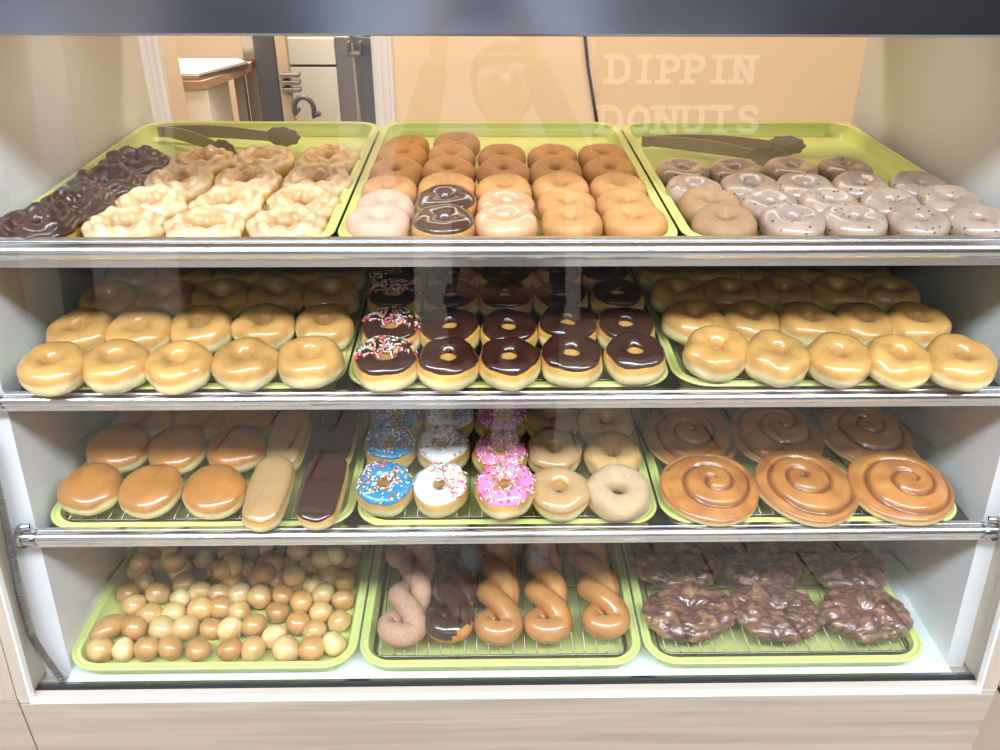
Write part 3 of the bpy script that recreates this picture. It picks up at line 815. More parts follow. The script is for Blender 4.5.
# top shelf, left: crullers, chocolate ones in the left column
rows = [[(42, 229), (125, 228), (205, 229), (287, 228)], [(78, 208), (152, 206), (228, 206), (303, 204)], [(108, 187), (180, 183), (248, 183), (318, 183)], [(136, 166), (203, 163), (264, 162), (329, 160)]]
stock(0, 0, rows, lambda r, j: ccru if j == 0 else cru, lambda r, j: 'cruller under thick dark chocolate icing' if j == 0 else 'pale sugar glazed fluted cruller', .034, [6, 8, 8, 5],
      'top shelf left tray', 'crullers on the top shelf left tray', R=.05)
ROWN = ['front row', 'second row', 'third row', 'rearmost visible row']
# second shelf
rows = [[(54, 368), (118, 365), (180, 366), (247, 363), (310, 361)], [(84, 333), (144, 333), (203, 329), (264, 327), (325, 327)], [(111, 303), (166, 301), (222, 300), (277, 297), (332, 297)],
        [(133, 280), (187, 279), (241, 279), (290, 277), (338, 277)]]
stock(1, 0, rows, lambda r, j: glz, lambda r, j: 'golden glazed ring donut', .043, [8, 12, 9, 5], 'second shelf left tray', 'glazed rings on the second shelf left tray')
rows = [[(387, 364), (448, 364), (509, 363), (571, 360), (634, 358)], [(393, 333), (451, 333), (508, 333), (567, 330), (624, 331)], [(395, 301), (452, 302), (505, 302), (561, 302), (617, 300)],
        [(398, 280), (454, 280), (506, 280), (556, 279), (606, 277)]]
stock(1, 1, rows, lambda r, j: chspr if j == 0 else choc, lambda r, j: 'chocolate iced ring with rainbow sprinkles' if j == 0 else 'smooth chocolate iced ring donut', .043, [9, 9, 6, 4],
      'second shelf middle tray', 'chocolate iced rings on the second shelf')
rows = [[(715, 352), (775, 357), (835, 358.5), (895, 360), (956.5, 361)], [(692, 322), (749, 323), (806, 325), (861, 325), (915, 326)], [(677, 297), (730, 296), (783, 296), (837, 296), (890, 296)],
        [(665, 277), (714, 276), (764, 276), (813, 276), (862, 276)]]
stock(1, 2, rows, lambda r, j: glz, lambda r, j: 'golden glazed ring donut', .043, [14, 8, 5, 4], 'second shelf right tray', 'glazed rings on the second shelf right tray')
# third shelf, left: filled rounds, then bars
ROWN = ['front row', 'second row', 'rearmost visible row']
rows = [[(92, 487), (152, 489), (216, 490)], [(121, 447), (179, 448), (237, 447)], [(147, 419), (202, 419), (251, 419)]]
stock(2, 0, rows, lambda r, j: fil, lambda r, j: 'glazed round filled donut without a hole', .043, [12, 14, 8], 'third shelf left tray', 'filled rounds on the third shelf')
def bar(pr, u, v_, t, z, lab, rz=0):
    b = base_z[2][0]; th = math.radians(t); p = at_z(u, v_, b + .02 + math.sin(th) * .06)
    place(pr, Vector((p.x, p.y, b + math.sin(th) * .062)), rz, th, 0, 1, lab, 'donut', 'iced bars on the third shelf')
bar(mbar, 270, 491, 12, 0, 'tan maple iced bar in the front row, between the filled rounds and the chocolate bar', -.06)
bar(mbar, 290, 438, 14, 0, 'maple iced bar standing behind the front maple bar', -.05)
bar(cbar, 324, 489, 12, 0, 'chocolate iced bar in the front row at the right edge of its tray', -.08)
bar(cbar, 338, 435, 14, 0, 'chocolate iced bar behind the front chocolate bar', -.05)
# third shelf, middle
rows = [[(384, 488), (442, 488), (504, 489), (558, 491), (617, 491)], [(391, 446), (444, 449), (499, 455), (554, 453), (611.6, 454)], [(397, 420), (449, 420), (501, 421), (551, 422), (604, 423)]]
ks = [blspr, whspr, pkspr, maple, sug]; dn = ['bright blue iced donut with rainbow sprinkles', 'white iced donut with rainbow sprinkles', 'pink iced donut with rainbow sprinkles', 'tan maple iced ring donut', 'pale sugar dusted ring donut']
def k2(r, j):
    k = ks[j]
    if j == 4 and r: return plr
    if j == 1: return k[0] if r == 0 else k[1]
    return k
stock(2, 1, rows, k2, lambda r, j: dn[j] if not (j == 4 and r) else 'plain unsugared ring donut', .043, [14, 12, 8], 'third shelf middle tray', 'assorted iced rings on the third shelf',
      lift=lambda r, j: .012 if (j == 2 and r == 0) else 0)
# third shelf, right: cinnamon rolls
rows = [[(709, 483), (806, 482), (900, 482)], [(691, 433), (776, 430), (865, 430)]]
stock(2, 2, rows, lambda r, j: [rol[j]], lambda r, j: 'large glazed cinnamon roll with spiral top', .034, [8, 10], 'third shelf right tray', 'cinnamon rolls on the third shelf', R=.07)
# bottom deck, right: fritters
rows = [[(690, 611), (775, 611), (865, 613)], [(676, 563), (762, 563), (842, 564)], [(668, 527), (745, 527), (820, 527)]]
ROWN = ['front row', 'second row', 'third row in the shade']
stock(3, 2, rows, lambda r, j: [fri[j]], lambda r, j: 'dark brown glazed apple fritter', .034, [2, 3, 3], 'bottom deck right tray', 'apple fritters on the bottom deck', R=.06, spin=.35)
# twists
def tw(pr, u, v_, lab, s=1.0, rz=0.0, tilt=-3):
    b = base_z[3][1]; p = at_z(u, v_, b + .008)
    place(pr, Vector((p.x, p.y, b)), rz, 0, 0, s, lab, 'donut', 'dough twists on the bottom deck')
tn = ['cinnamon sugar coated dough twist', 'chocolate iced dough twist', 'shiny glazed brown dough twist', 'shiny glazed brown dough twist', 'shiny glazed brown dough twist']
protos = [tsug, tch, tgl[0], tgl[1], tgl[2]]
for j, (u, v_) in enumerate([(398, 651), (447, 647), (499, 649), (549, 647), (609, 643)]):
    tw(protos[j], u, v_, '%s, %s, front row, bottom deck middle tray' % (tn[j], nth(j, 5)), 1.1, [-.12, -.1, .0, .0, .06][j])
for j, (u, v_) in enumerate([(403, 572), (449, 570), (489, 573), (543, 571), (587, 572)]):
    tw(protos[j], u, v_, '%s, %s, shaded back row, bottom deck middle tray' % (tn[j], nth(j, 5)), .96, [-.05, -.05, .0, .0, .05][j])
# donut holes
A = [(215, 560), (255, 445, 1), (368, 545), (478, 555), (600, 545), (740, 548), (385, 440), (350, 270), (420, 330), (490, 380), (560, 455), (690, 440), (625, 365), (550, 270), (650, 300), (745, 255), (465, 215), (405, 150), (510, 125), (600, 110), (655, 165), (670, 215), (770, 100), (850, 150, 1), (910, 205), (850, 260), (950, 275), (750, 345), (855, 340), (950, 360), (805, 435), (460, 60), (560, 55), (630, 60)]
Bh = [(145, 550), (262, 548), (443, 545), (557, 550), (685, 515), (365, 490), (275, 430), (150, 450), (485, 410), (570, 455), (712, 405), (608, 360), (385, 360), (505, 310), (735, 300), (618, 275), (410, 275), (300, 290), (475, 205), (560, 225), (648, 190), (750, 205), (385, 195), (300, 185), (365, 110, 1), (490, 75), (600, 70), (740, 45), (785, 105), (690, 115), (545, 140), (230, 150), (250, 70), (430, 130), (330, 50), (670, 45), (160, 75)]
hp = [(50 + a[0] / 5, 540 + a[1] / 5, len(a) > 2) for a in A] + [(200 + a[0] / 5, 540 + a[1] / 5, len(a) > 2) for a in Bh]
hb = base_z[3][0]; P = []
for u, v_, lg in hp:
    p = at_z(u, v_, hb + .017); P.append([p.x, p.y, lg])
ymax = max(p[1] for p in P)
for r in range(2):
    for k in range(10): P.append([-.617 + .04 * k + rj.uniform(-.006, .006), ymax + .035 + r * .036 + rj.uniform(-.006, .006), False])
for it in range(60):
    for a in range(len(P)):
        for b in range(a):
            dx, dy = P[a][0] - P[b][0], P[a][1] - P[b][1]; d = math.hypot(dx, dy) or 1e-4; w = .0325 + (.008 if P[a][2] or P[b][2] else 0)
            if d < w:
                k = (w - d) / 2 / d * .5; P[a][0] += dx * k; P[a][1] += dy * k; P[b][0] -= dx * k; P[b][1] -= dy * k
    x0, x1, yy = TRAYX[3][0] - TW / 2 + .041, TRAYX[3][0] + TW / 2 - .041, YF[3] + .044
    for p in P: p[0] = min(max(p[0], x0), x1); p[1] = max(p[1], yy)
TOPL = []
for u, v_ in ((622, 95), (560, 120), (820, 130), (905, 70), (470, 90)): TOPL.append((50 + u / 5, 540 + v_ / 5))
for u, v_ in ((475, 195), (300, 150), (365, 105), (600, 85), (500, 60), (700, 90), (170, 110)): TOPL.append((200 + u / 5, 540 + v_ / 5))
for u, v_ in TOPL:
    p = at_z(u, v_, hb + .046); near = sorted(P, key=lambda q: (q[0] - p.x) ** 2 + (q[1] - p.y) ** 2)[:3]
    P.append([sum(q[0] for q in near) / 3, sum(q[1] for q in near) / 3, False, .0265])
P.sort(key=lambda p: p[1])
rows_ = []
for p in P:
    if rows_ and p[1] - rows_[-1][0][1] < .03: rows_[-1].append(p)
    else: rows_.append([p])
for r, row in enumerate(rows_):
    row.sort(key=lambda p: p[0])
    for j, p in enumerate(row):
        zz = hb + (p[3] if len(p) > 3 else 0)
        lab = '%s donut hole, %s, %s row of the heap from the glass' % (('long' if p[2] else 'upper layer' if len(p) > 3 else 'small round glazed'), ('leftmost' if j == 0 else 'rightmost' if j == len(row) - 1 else ORD[min(j, 15)] + ' from left'), ORD[r])
        place(lho[0] if p[2] else hol[rj.randrange(6)], Vector((p[0], p[1], zz)), rj.uniform(0, 6.28) if not p[2] else 1.1, rj.uniform(-.15, .15), rj.uniform(-.15, .15), rj.uniform(.98, 1.16), lab, 'donut hole', 'donut holes heaped on the bottom deck')
for q in glz + choc + chspr + blspr + whspr + pkspr + maple + sug + plr + cake + pinkc + glc + chc + blb + brn + cru + ccru + fil + [mbar, cbar] + rol + fri + hol + lho + [tsug, tch] + tgl:
    if q.name not in used:
        for c_ in list(q.children):
            for g_ in list(c_.children): bpy.data.objects.remove(g_)
            bpy.data.objects.remove(c_)
        bpy.data.objects.remove(q)

# ---------------------------------------------------------------- tongs
def tongs(pivot, heads, z, lab, hz):
    t = empty('serving_tongs', pivot)
    for k, (hx, hy) in enumerate(heads):
        d = Vector((hx, hy, hz[k])) - Vector(pivot); L = d.length; ax = d.normalized(); side = Vector((-ax.y, ax.x, 0)).normalized(); up = ax.cross(side).normalized()
        if up.z < 0: up = -up
        mb = MB(); n = 16; vs = []; fs = []
        for i in range(n + 1):
            q = i / n; c = ax * (L - .03) * q + up * .004 * math.sin(q * PI)
            for a, b in ((-1, -1), (1, -1), (1, 1), (-1, 1)): vs.append(c + side * .0022 * a + up * (.0085 + .003 * math.sin(q * PI)) * b)
        for i in range(n):
            for j in range(4): fs.append((i * 4 + j, i * 4 + (j + 1) % 4, i * 4 + 4 + (j + 1) % 4, i * 4 + 4 + j))
        fs += [(3, 2, 1, 0), tuple(n * 4 + j for j in range(4))]
        mb.add(vs, fs); a_ = mb.obj('arm', M['tong'], t, bevel=.0008)
        hb_ = MB(); nn = 40; vs = []; c0 = ax * (L - .004)
        for lv, (sc0, zz) in enumerate(((.0, -.0015), (.86, .0012), (1, .003), (1, .0045), (.8, .0028), (.0, .0002))):
            for i in range(nn):
                an = 2 * PI * i / nn; rs = 1 + (.06 * math.cos(an * 9) if abs(an - PI) > .7 else 0)
                vs.append(c0 + ax * .034 * math.cos(an) * rs * sc0 + up * .0175 * math.sin(an) * rs * sc0 + side * (zz - .001) * (-1 if k else 1))
        fs = [(l * nn + i, l * nn + (i + 1) % nn, (l + 1) * nn + (i + 1) % nn, (l + 1) * nn + i) for l in range(5) for i in range(nn)]
        hb_.add(vs, fs); hb_.obj('gripping_head', M['tong_inner'], t, smooth=True)
    mb = MB(); d = (Vector((heads[0][0], heads[0][1], z)) - Vector(pivot)).normalized(); s_ = Vector((-d.y, d.x, 0))
    mb.tube([Vector((0, 0, -.0095)), Vector((0, 0, .0095))], .008, 16); mb.obj('spring_pivot', M['tong'], t, smooth=True)
    tag(t, lab, 'tongs', 'serving tongs on the top shelf'); return t
zt = base_z[0][0]
p = at_z(162, 131, zt + .017); h1 = at_z(284, 137, zt + .021); h2 = at_z(228, 150, zt + .021)
tongs((p.x, p.y, zt + .017), [(h1.x, h1.y), (h2.x, h2.y)], zt, 'taupe nylon tongs lying at the back of the top left tray behind the crullers', (zt + .021, zt + .021))
p = at_z(646, 141, zt + .017); h1 = at_z(788, 146, zt + .021); h2 = at_z(772, 157, zt + .021)
tongs((p.x, p.y, zt + .017), [(h1.x, h1.y), (h2.x, h2.y)], zt, 'taupe nylon tongs lying behind the blueberry donuts in the top right tray', (zt + .021, zt + .021))

# ---------------------------------------------------------------- the room
CZ = 2.75; YW = 3.2; YK = 5.6; YS = -3.95; XW0, XW1 = -4.2, 4.2
struct(MB().box(XW0, XW1, YS - .1, YK + .1, -.05, 0).obj('floor', M['tile']))
struct(MB().box(XW0, XW1, YS - .1, YK + .1, CZ, CZ + .05).obj('ceiling', M['ceil']))
struct(MB().box(XW0 - .1, XW0, YS, YK, 0, CZ).obj('wall_left', M['beige']))
struct(MB().box(XW1, XW1 + .1, YS, YK, 0, CZ).obj('wall_right', M['beige']))
dxl, dxr = -1.138, -.393
wb = MB(); wb.box(XW0, dxl, YW, YW + .12, 0, CZ); wb.box(dxr, XW1, YW, YW + .12, 0, CZ); wb.box(dxl, dxr, YW, YW + .12, 2.1, CZ)
struct(wb.obj('wall_back', M['peach']))
def casing(x0, x1):
    mb = MB(); mb.box(x0, x1, YW - .014, YW, 0, 2.1)
    for a, b in ((.08, .2), (.45, .55), (.8, .95)):
        w = x1 - x0; mb.box(x0 + w * a, x0 + w * b, YW - .02, YW - .014, 0, 2.1)
    return struct(mb.obj('trim_1', M['casing'], bevel=.002))
casing(-1.205, -1.138)
casing(-.392, -.322).name = 'trim_2'
jb = MB(); jb.box(dxl, dxl + .018, YW - .008, YW + .128, 0, 2.1)
struct(jb.obj('trim_3', M['jamb']))
jb = MB(); jb.box(dxr - .004, dxr, YW, YW + .128, 0, 2.1); struct(jb.obj('trim_4', M['casing']))
mb = MB(); mb.box(-1.205, -.322, YW - .016, YW, 2.1, 2.18); struct(mb.obj('trim_5', M['casing']))
# kitchen
struct(MB().box(XW0, XW1, YK, YK + .1, 0, CZ).obj('wall_kitchen', M['beige']))
# storefront wall behind the viewer: openings of daylight, white posts
ws = MB(); ws.box(XW0, XW1, YS - .1, YS, 0, .9); ws.box(XW0, XW1, YS - .1, YS, 2.3, CZ)
for a, b in ((XW0, -3.6), (-2.1, -1.0), (.75, 4.2)): ws.box(a, b, YS - .1, YS, .9, 2.3)
struct(ws.obj('wall_front', M['grey_wall']))
for n_, (a, b) in enumerate(((-3.6, -2.1), (-1.0, .75))):
    mb = MB(); mb.box(a, b, YS - .06, YS - .054, .9, 2.3)
    struct(mb.obj('window_%d' % (n_ + 1), M['glass']))
for n_, (a, b) in enumerate(((-3.23, -2.99), (-2.74, -2.15), (-.50, -.23), (.57, .68))):
    struct(MB().box(a, b, YS + .01, YS + .06, 0, CZ).obj('trim_%d' % (n_ + 6), M['casing'], bevel=.004))

# lettering on the storefront side, read correctly in the glass reflection
G = {'D': [[(0, 0), (0, 1)], [(0, 0), (.45, 0), (.75, .2), (.8, .5), (.75, .8), (.45, 1), (0, 1)]], 'I': [[(.4, 0), (.4, 1)]],
     'P': [[(.1, 0), (.1, 1)], [(.1, 1), (.5, 1), (.75, .88), (.78, .7), (.7, .52), (.45, .45), (.1, .45)]],
     'N': [[(.05, 0), (.05, 1)], [(.05, 1), (.75, 0)], [(.75, 0), (.75, 1)]], 'O': [[(.4, 0), (.12, .15), (0, .5), (.12, .85), (.4, 1), (.68, .85), (.8, .5), (.68, .15), (.4, 0)]],
     'U': [[(.05, 1), (.05, .3), (.2, .05), (.4, 0), (.6, .05), (.75, .3), (.75, 1)]], 'T': [[(.4, 0), (.4, 1)], [(-.02, 1), (.82, 1)]],
     'S': [[(.75, .8), (.6, .97), (.4, 1), (.15, .93), (.08, .74), (.25, .56), (.55, .46), (.74, .28), (.65, .06), (.4, 0), (.18, .04), (.02, .22)]]}
SER = {'D': [(0, 0), (0, 1)], 'I': [(.4, 0), (.4, 1)], 'P': [(.1, 0), (.1, 1)], 'N': [(.05, 0), (.05, 1), (.75, 1)], 'U': [(.05, 1), (.75, 1)], 'T': [(.4, 0)], 'O': [], 'S': []}
def letter(ch, x, z, w, h, y, parent, mat):
    mb = MB(); st = .036
    for line in G[ch]:
        for a, b in zip(line[:-1], line[1:]):
            A_ = Vector((x + a[0] * w, y, z + a[1] * h)); B_ = Vector((x + b[0] * w, y, z + b[1] * h)); d = (B_ - A_).normalized(); s_ = Vector((-d.z, 0, d.x)) * st / 2
            A_ -= d * st * .3; B_ += d * st * .3
            vs = [A_ - s_, A_ + s_, B_ + s_, B_ - s_]; vs += [q + Vector((0, .012, 0)) for q in vs]
            mb.add(vs, [(3, 2, 1, 0), (4, 5, 6, 7), (0, 1, 5, 4), (1, 2, 6, 5), (2, 3, 7, 6), (3, 0, 4, 7)])
    for a in SER[ch]:
        c = (x + a[0] * w, z + a[1] * h); mb.box(c[0] - .05, c[0] + .05, y, y + .012, c[1] - .014, c[1] + .014)
    o = mb.obj('letter', mat, parent); return o
M['sign'] = emis('lit_white_letter', (1, .97, .9), 1.5)
sg = empty('shop_sign', (1.33, YS + .05, 1.5))
for word, z0, h_, x0, x1 in (('DIPPIN', 1.62, .155, .84, 1.80), ('DONUTS', 1.30, .155, .79, 1.86)):
    n_ = len(word); st_ = (x1 - x0) / (n_ - .2)
    for k, ch in enumerate(word):
        o = letter(ch, x0 + k * st_ - 1.33, z0 - 1.5, st_ * .86, h_, 0, sg, M['sign'])
tag(sg, 'lit white slab serif letters of the shop name, seen reflected in the case glass', 'sign')

# cord hanging on the peach wall
mb = MB(); pts = [Vector((.335, YW - .012, 2.1)), Vector((.340, YW - .012, 1.5)), Vector((.352, YW - .012, 1.14)), Vector((.372, YW - .012, 1.02)), Vector((.392, YW - .012, .93)), Vector((.417, YW - .012, .82)), Vector((.43, YW - .012, .6)), Vector((.432, YW - .012, .3))]
mb.tube(pts, .0055, 8); tag(mb.obj('power_cord', M['black'], smooth=True), 'thin black cord hanging down the peach wall behind the case', 'cord')

# ---------------------------------------------------------------- kitchen things seen through the doorway
tb = empty('work_table', (-1.3, 3.75, 0))
def kp(mb, name, mat, par, **k):
    o = mb.obj(name, mat, None, **k); o.parent = par; o.matrix_parent_inverse = Matrix.Translation(par.location).inverted(); return o
tz = .925
def quad(pts, z0, z1):
    n = len(pts); vs = [(x, y, z0) for x, y in pts] + [(x, y, z1) for x, y in pts]
    return MB().add(vs, [tuple(range(n))[::-1], tuple(range(n, 2 * n))] + [(i, (i + 1) % n, n + (i + 1) % n, n + i) for i in range(n)])
q0 = at_z(203, 80, .93); q1 = at_z(252, 66, .93)
kp(quad([(-1.75, q0.y), (q0.x, q0.y), (q1.x - .03, q1.y), (q1.x - .03, 3.9), (-1.75, 3.9)], .895, .925), 'table_top', M['tablewood'], tb)
kp(MB().box(-1.72, q0.x - .0, q0.y + .03, q0.y + .34, .3, .895), 'drawer_unit', M['cream'], tb, bevel=.004)
for x, y in ((-1.7, q0.y + .4), (-1.05, 3.85)): kp(MB().box(x - .02, x + .02, y - .02, y + .02, 0, .895), 'leg', M['steel'], tb)
kp(MB().box(-1.72, q0.x - .02, q0.y + .05, q0.y + .32, 0, .3), 'plinth', M['tan'], tb)
tag(tb, 'work table with brown edged top in the kitchen beyond the doorway', 'table')
pn = quad([(-1.62, q0.y + .015), (q0.x - .02, q0.y + .015), (q1.x - .01, q1.y - .01), (q1.x - .05, 3.84), (-1.62, 3.84)], .927, .945)
pan = pn.obj('sheet_pan', M['steel'], bevel=.004)
tag(pan, 'white lined metal sheet pan lying on the kitchen work table', 'pan')
ln = quad([(-1.60, q0.y + .03), (q0.x - .03, q0.y + .03), (q1.x - .03, q1.y - .0), (q1.x - .07, 3.82), (-1.60, 3.82)], .9455, .948)
pl_ = ln.obj('parchment_liner', M['paper'], pan)
pan.data.update()
# steel cabinet with dark column
def colbox(u0, u1, y, d, name, mat, par, z1=1.5, z0=0, **k):
    a = at_y(u0, 80, y).x; b = at_y(u1, 80, y).x; return kp(MB().box(a, b, y, y + d, z0, z1), name, mat, par, **k)
eq = empty('proofing_cabinet', (-.86, 3.9, 0))
colbox(247, 262, 3.98, .5, 'cabinet_body', M['steel'], eq, 1.74)
colbox(246, 259, 3.92, .10, 'steel_side', M['steel'], eq, 1.75, bevel=.004)
colbox(257.5, 279, 3.86, .14, 'door_glass', M['darksteel'], eq, 1.75, bevel=.004)
colbox(279, 290, 3.84, .04, 'door_frame', M['tan'], eq, 1.75, bevel=.004)
hx = at_y(293, 85, 3.80)
mb = MB()
for dz in (.0, .03, .06): mb.box(hx.x - .05, hx.x + .03, 3.79, 3.84, hx.z - .03 + dz, hx.z - .012 + dz)
kp(mb, 'latch', M['steel'], eq, bevel=.003)
hc = at_y(304, 108, 3.78); pts = []
for k in range(15):
    a = math.radians(200 - k * 17); pts.append(Vector((hc.x + .042 * math.cos(a), 3.78, hc.z - .005 + .05 * math.sin(a))))
pts.append(pts[-1] + Vector((.035, 0, .015)))
mb = MB(); mb.tube(pts, .011, 10); mb.tube([pts[0], pts[0] + Vector((0, .08, 0))], .01, 8)
kp(mb, 'door_handle', M['darksteel'], eq, smooth=True)
tag(eq, 'tall steel proofing cabinet with dark glass door and curved handle in the kitchen', 'cabinet')
fz = empty('chest_freezer', (-.62, 4.5, 0))
a = at_y(286, 60, 4.5).x; b = at_y(336, 60, 4.5).x; zs_ = at_y(310, 66, 4.5).z; zt_ = at_y(310, 37.5, 4.5).z
kp(MB().box(a, b, 4.5, 5.1, .05, zs_ - .004), 'cabinet_body', M['cream'], fz, bevel=.006)
kp(MB().box(a, b, 4.495, 5.1, zs_ + .004, zt_), 'lid', M['cream'], fz, bevel=.006)
kp(MB().box(a, b, 4.52, 5.08, zt_, zt_ + .02), 'lid_rim', M['tan'], fz, bevel=.004)
kp(MB().box(b + .002, b + .085, 4.48, 5.05, 0, zt_ + .01), 'side_skirt', M['steel'], fz, bevel=.006)
tag(fz, 'cream chest freezer with a seamed lid beside the grey bin', 'freezer')
bn = empty('trash_bin', (-.52, 3.75, 0))
a = at_y(347, 60, 3.75).x; b = at_y(392, 60, 3.75).x; zt_ = at_y(360, 40, 3.75).z; cx, cy = (a + b) / 2, 3.95
def lath(cx, cy, prof, n=32):
    vs = []; fs = []
    for r, z in prof:
        for k in range(n): an = 2 * PI * k / n; vs.append((cx + r * math.cos(an), cy + r * math.sin(an), z))
    for i in range(len(prof) - 1):
        for k in range(n): fs.append((i * n + k, i * n + (k + 1) % n, (i + 1) * n + (k + 1) % n, (i + 1) * n + k))
    fs.append(tuple(range(n))[::-1]); return MB().add(vs, fs)
R_ = (b - a) / 2 + .06; cx = a + R_
kp(lath(cx, cy, [(R_ * .78, 0), (R_, zt_ - .03), (R_ + .012, zt_ - .03), (R_ + .012, zt_), (R_ - .01, zt_), (R_ * .76, .02)]), 'bin_body', M['binplastic'], bn, smooth=True)
hh = at_y(354, 50, 3.74)
mb = MB(); mb.box(hh.x - .03, hh.x + .03, 3.74, 3.80, hh.z - .028, hh.z - .014); mb.box(hh.x - .03, hh.x - .02, 3.74, 3.80, hh.z - .028, hh.z + .03); mb.box(hh.x + .02, hh.x + .03, 3.74, 3.80, hh.z - .028, hh.z + .03)
kp(mb, 'handle', M['binplastic'], bn, bevel=.003)
tag(bn, 'dark grey plastic trash bin in the kitchen beside the right door casing', 'bin')

# neighbouring counter left of the case, and the low oak step at lower right
nb = empty('side_counter', (-1.05, .92, 0))
def nslab(x0, x1, z0, z1): return slab(x0, x1, lambda z: FY + (GS * (z - FZ) if z > FZ else 0), lambda z: FY + .5, z0, z1)
kp(nslab(-1.4, -.7235, FZ - .001, 1.45), 'upper_front', M['laminate_v'], nb)
kp(nslab(-1.4, -.7235, .0, FZ - .003), 'lower_front', M['laminate'], nb)
tag(nb, 'pale oak counter front joining the left side of the display case', 'counter')
st = empty('wooden_stool', (.98, .78, 0))
p1 = at_z(985, 752, .30); p2 = at_z(1003, 735, .30)

# ---------------------------------------------------------------- lamps
def panel_light(x, y, w, d, col, s, lab, grp):
    e = empty('ceiling_light', (x, y, CZ))
    mb = MB(); mb.box(-w / 2 - .03, w / 2 + .03, -d / 2 - .03, -d / 2, -.045, -.002); mb.box(-w / 2 - .03, w / 2 + .03, d / 2, d / 2 + .03, -.045, -.002)
    mb.box(-w / 2 - .03, -w / 2, -d / 2, d / 2, -.045, -.002); mb.box(w / 2, w / 2 + .03, -d / 2, d / 2, -.045, -.002)
    mb.obj('frame', M['casing'], e)
    mb = MB(); mb.add([(-w / 2, -d / 2, -.03), (w / 2, -d / 2, -.03), (w / 2, d / 2, -.03), (-w / 2, d / 2, -.03)], [(3, 2, 1, 0)])
    mb.obj('diffuser', emis('lamp_diffuser_%.1f_%.1f' % (x, y), col, s), e)
    tag(e, lab, 'ceiling light', grp)
cool = (.78, .875, 1.0); warm = (1.0, .86, .68)
LS = 1.0
panel_light(XC, -.28, 4.6, .42, cool, 36 * LS, 'long cool white ceiling light right above the shop side of the case', 'shop ceiling lights')
panel_light(XC, -2.4, 3.6, .42, cool, 15 * LS, 'long cool white ceiling light near the storefront', 'shop ceiling lights')
panel_light(XC, 2.48, 2.2, .3, warm, 17 * LS, 'warm ceiling light over the aisle behind the case', 'staff side ceiling lights')
panel_light(-.9, 3.75, 1.2, .6, (1, .92, .82), 44 * LS, 'warm ceiling light over the kitchen', 'staff side ceiling lights')

lp = empty('case_lamp', (XC, 1.40, TOPZ + .028))
mb = MB(); mb.box(-.62, .62, -.03, .03, -.012, -.001); mb.obj('housing', M['casing'], lp)
mb = MB(); mb.add([(-.6, -.025, -.0125), (.6, -.025, -.0125), (.6, .025, -.0125), (-.6, .025, -.0125)], [(3, 2, 1, 0)]); mb.obj('diffuser', emis('case_lamp_diffuser', (1, .9, .78), 8.0), lp)
tag(lp, 'slim warm strip lamp under the top panel of the display case', 'lamp')
wd = bpy.data.worlds.new('daylight'); sc.world = wd; wd.use_nodes = True
wd.node_tree.nodes['Background'].inputs[0].default_value = (.75, .85, 1, 1); wd.node_tree.nodes['Background'].inputs[1].default_value = 1.0

# ---------------------------------------------------------------- photographer, seen only as a reflection
def skin_mesh(name, J, E_, mat, parent=None, sub=2, root=0):
    me = bpy.data.meshes.new(name); keys = list(J)
    me.from_pydata([J[k][0] for k in keys], [(keys.index(a), keys.index(b)) for a, b in E_], [])
    o = link(name, me, mat, parent)
    sk = o.modifiers.new('skin', 'SKIN'); sk.use_smooth_shade = True
    for i, k in enumerate(keys):
        r = J[k][1]; me.skin_vertices[0].data[i].radius = r if isinstance(r, tuple) else (r, r); me.skin_vertices[0].data[i].use_root = (i == root)
    sb = o.modifiers.new('smooth', 'SUBSURF'); sb.levels = sub; sb.render_levels = sub
    return o
M['skin'] = plain('skin', (205, 160, 132), .5, namp=.04)
M['hair'] = plain('dark_brown_hair', (38, 28, 24), .45)
M['jacket'] = plain('dark_grey_knit', (112, 108, 106), .85)
M['trousers'] = plain('blue_black_denim', (36, 40, 52), .85)
M['shoe'] = plain('white_canvas', (210, 208, 204), .6)
M['phone'] = plain('black_phone', (18, 18, 20), .2)
PX = .055; PY = -.34
ps = empty('person', (0, 0, 0))
J = {}; E_ = []
def j(k, x, y, z, r, par=None):
    J[k] = (Vector((x, y, z)), r)
    if par: E_.append((par, k))
j('pelvis', PX, PY, .86, (.14, .10)); j('waist', PX, PY, .99, (.115, .085), 'pelvis'); j('chest', PX, PY, 1.15, (.14, .10), 'waist'); j('collar', PX, PY, 1.25, (.085, .065), 'chest')
j('neck', PX, PY + .01, 1.32, .047, 'collar'); j('jaw', PX, PY + .03, 1.385, (.058, .066), 'neck'); j('face', PX, PY + .025, 1.44, (.072, .088), 'jaw'); j('crown', PX, PY + .01, 1.50, (.066, .078), 'face')
j('nose_bridge', PX, PY + .105, 1.452, .012, 'face'); j('nose', PX, PY + .122, 1.428, .011, 'nose_bridge')
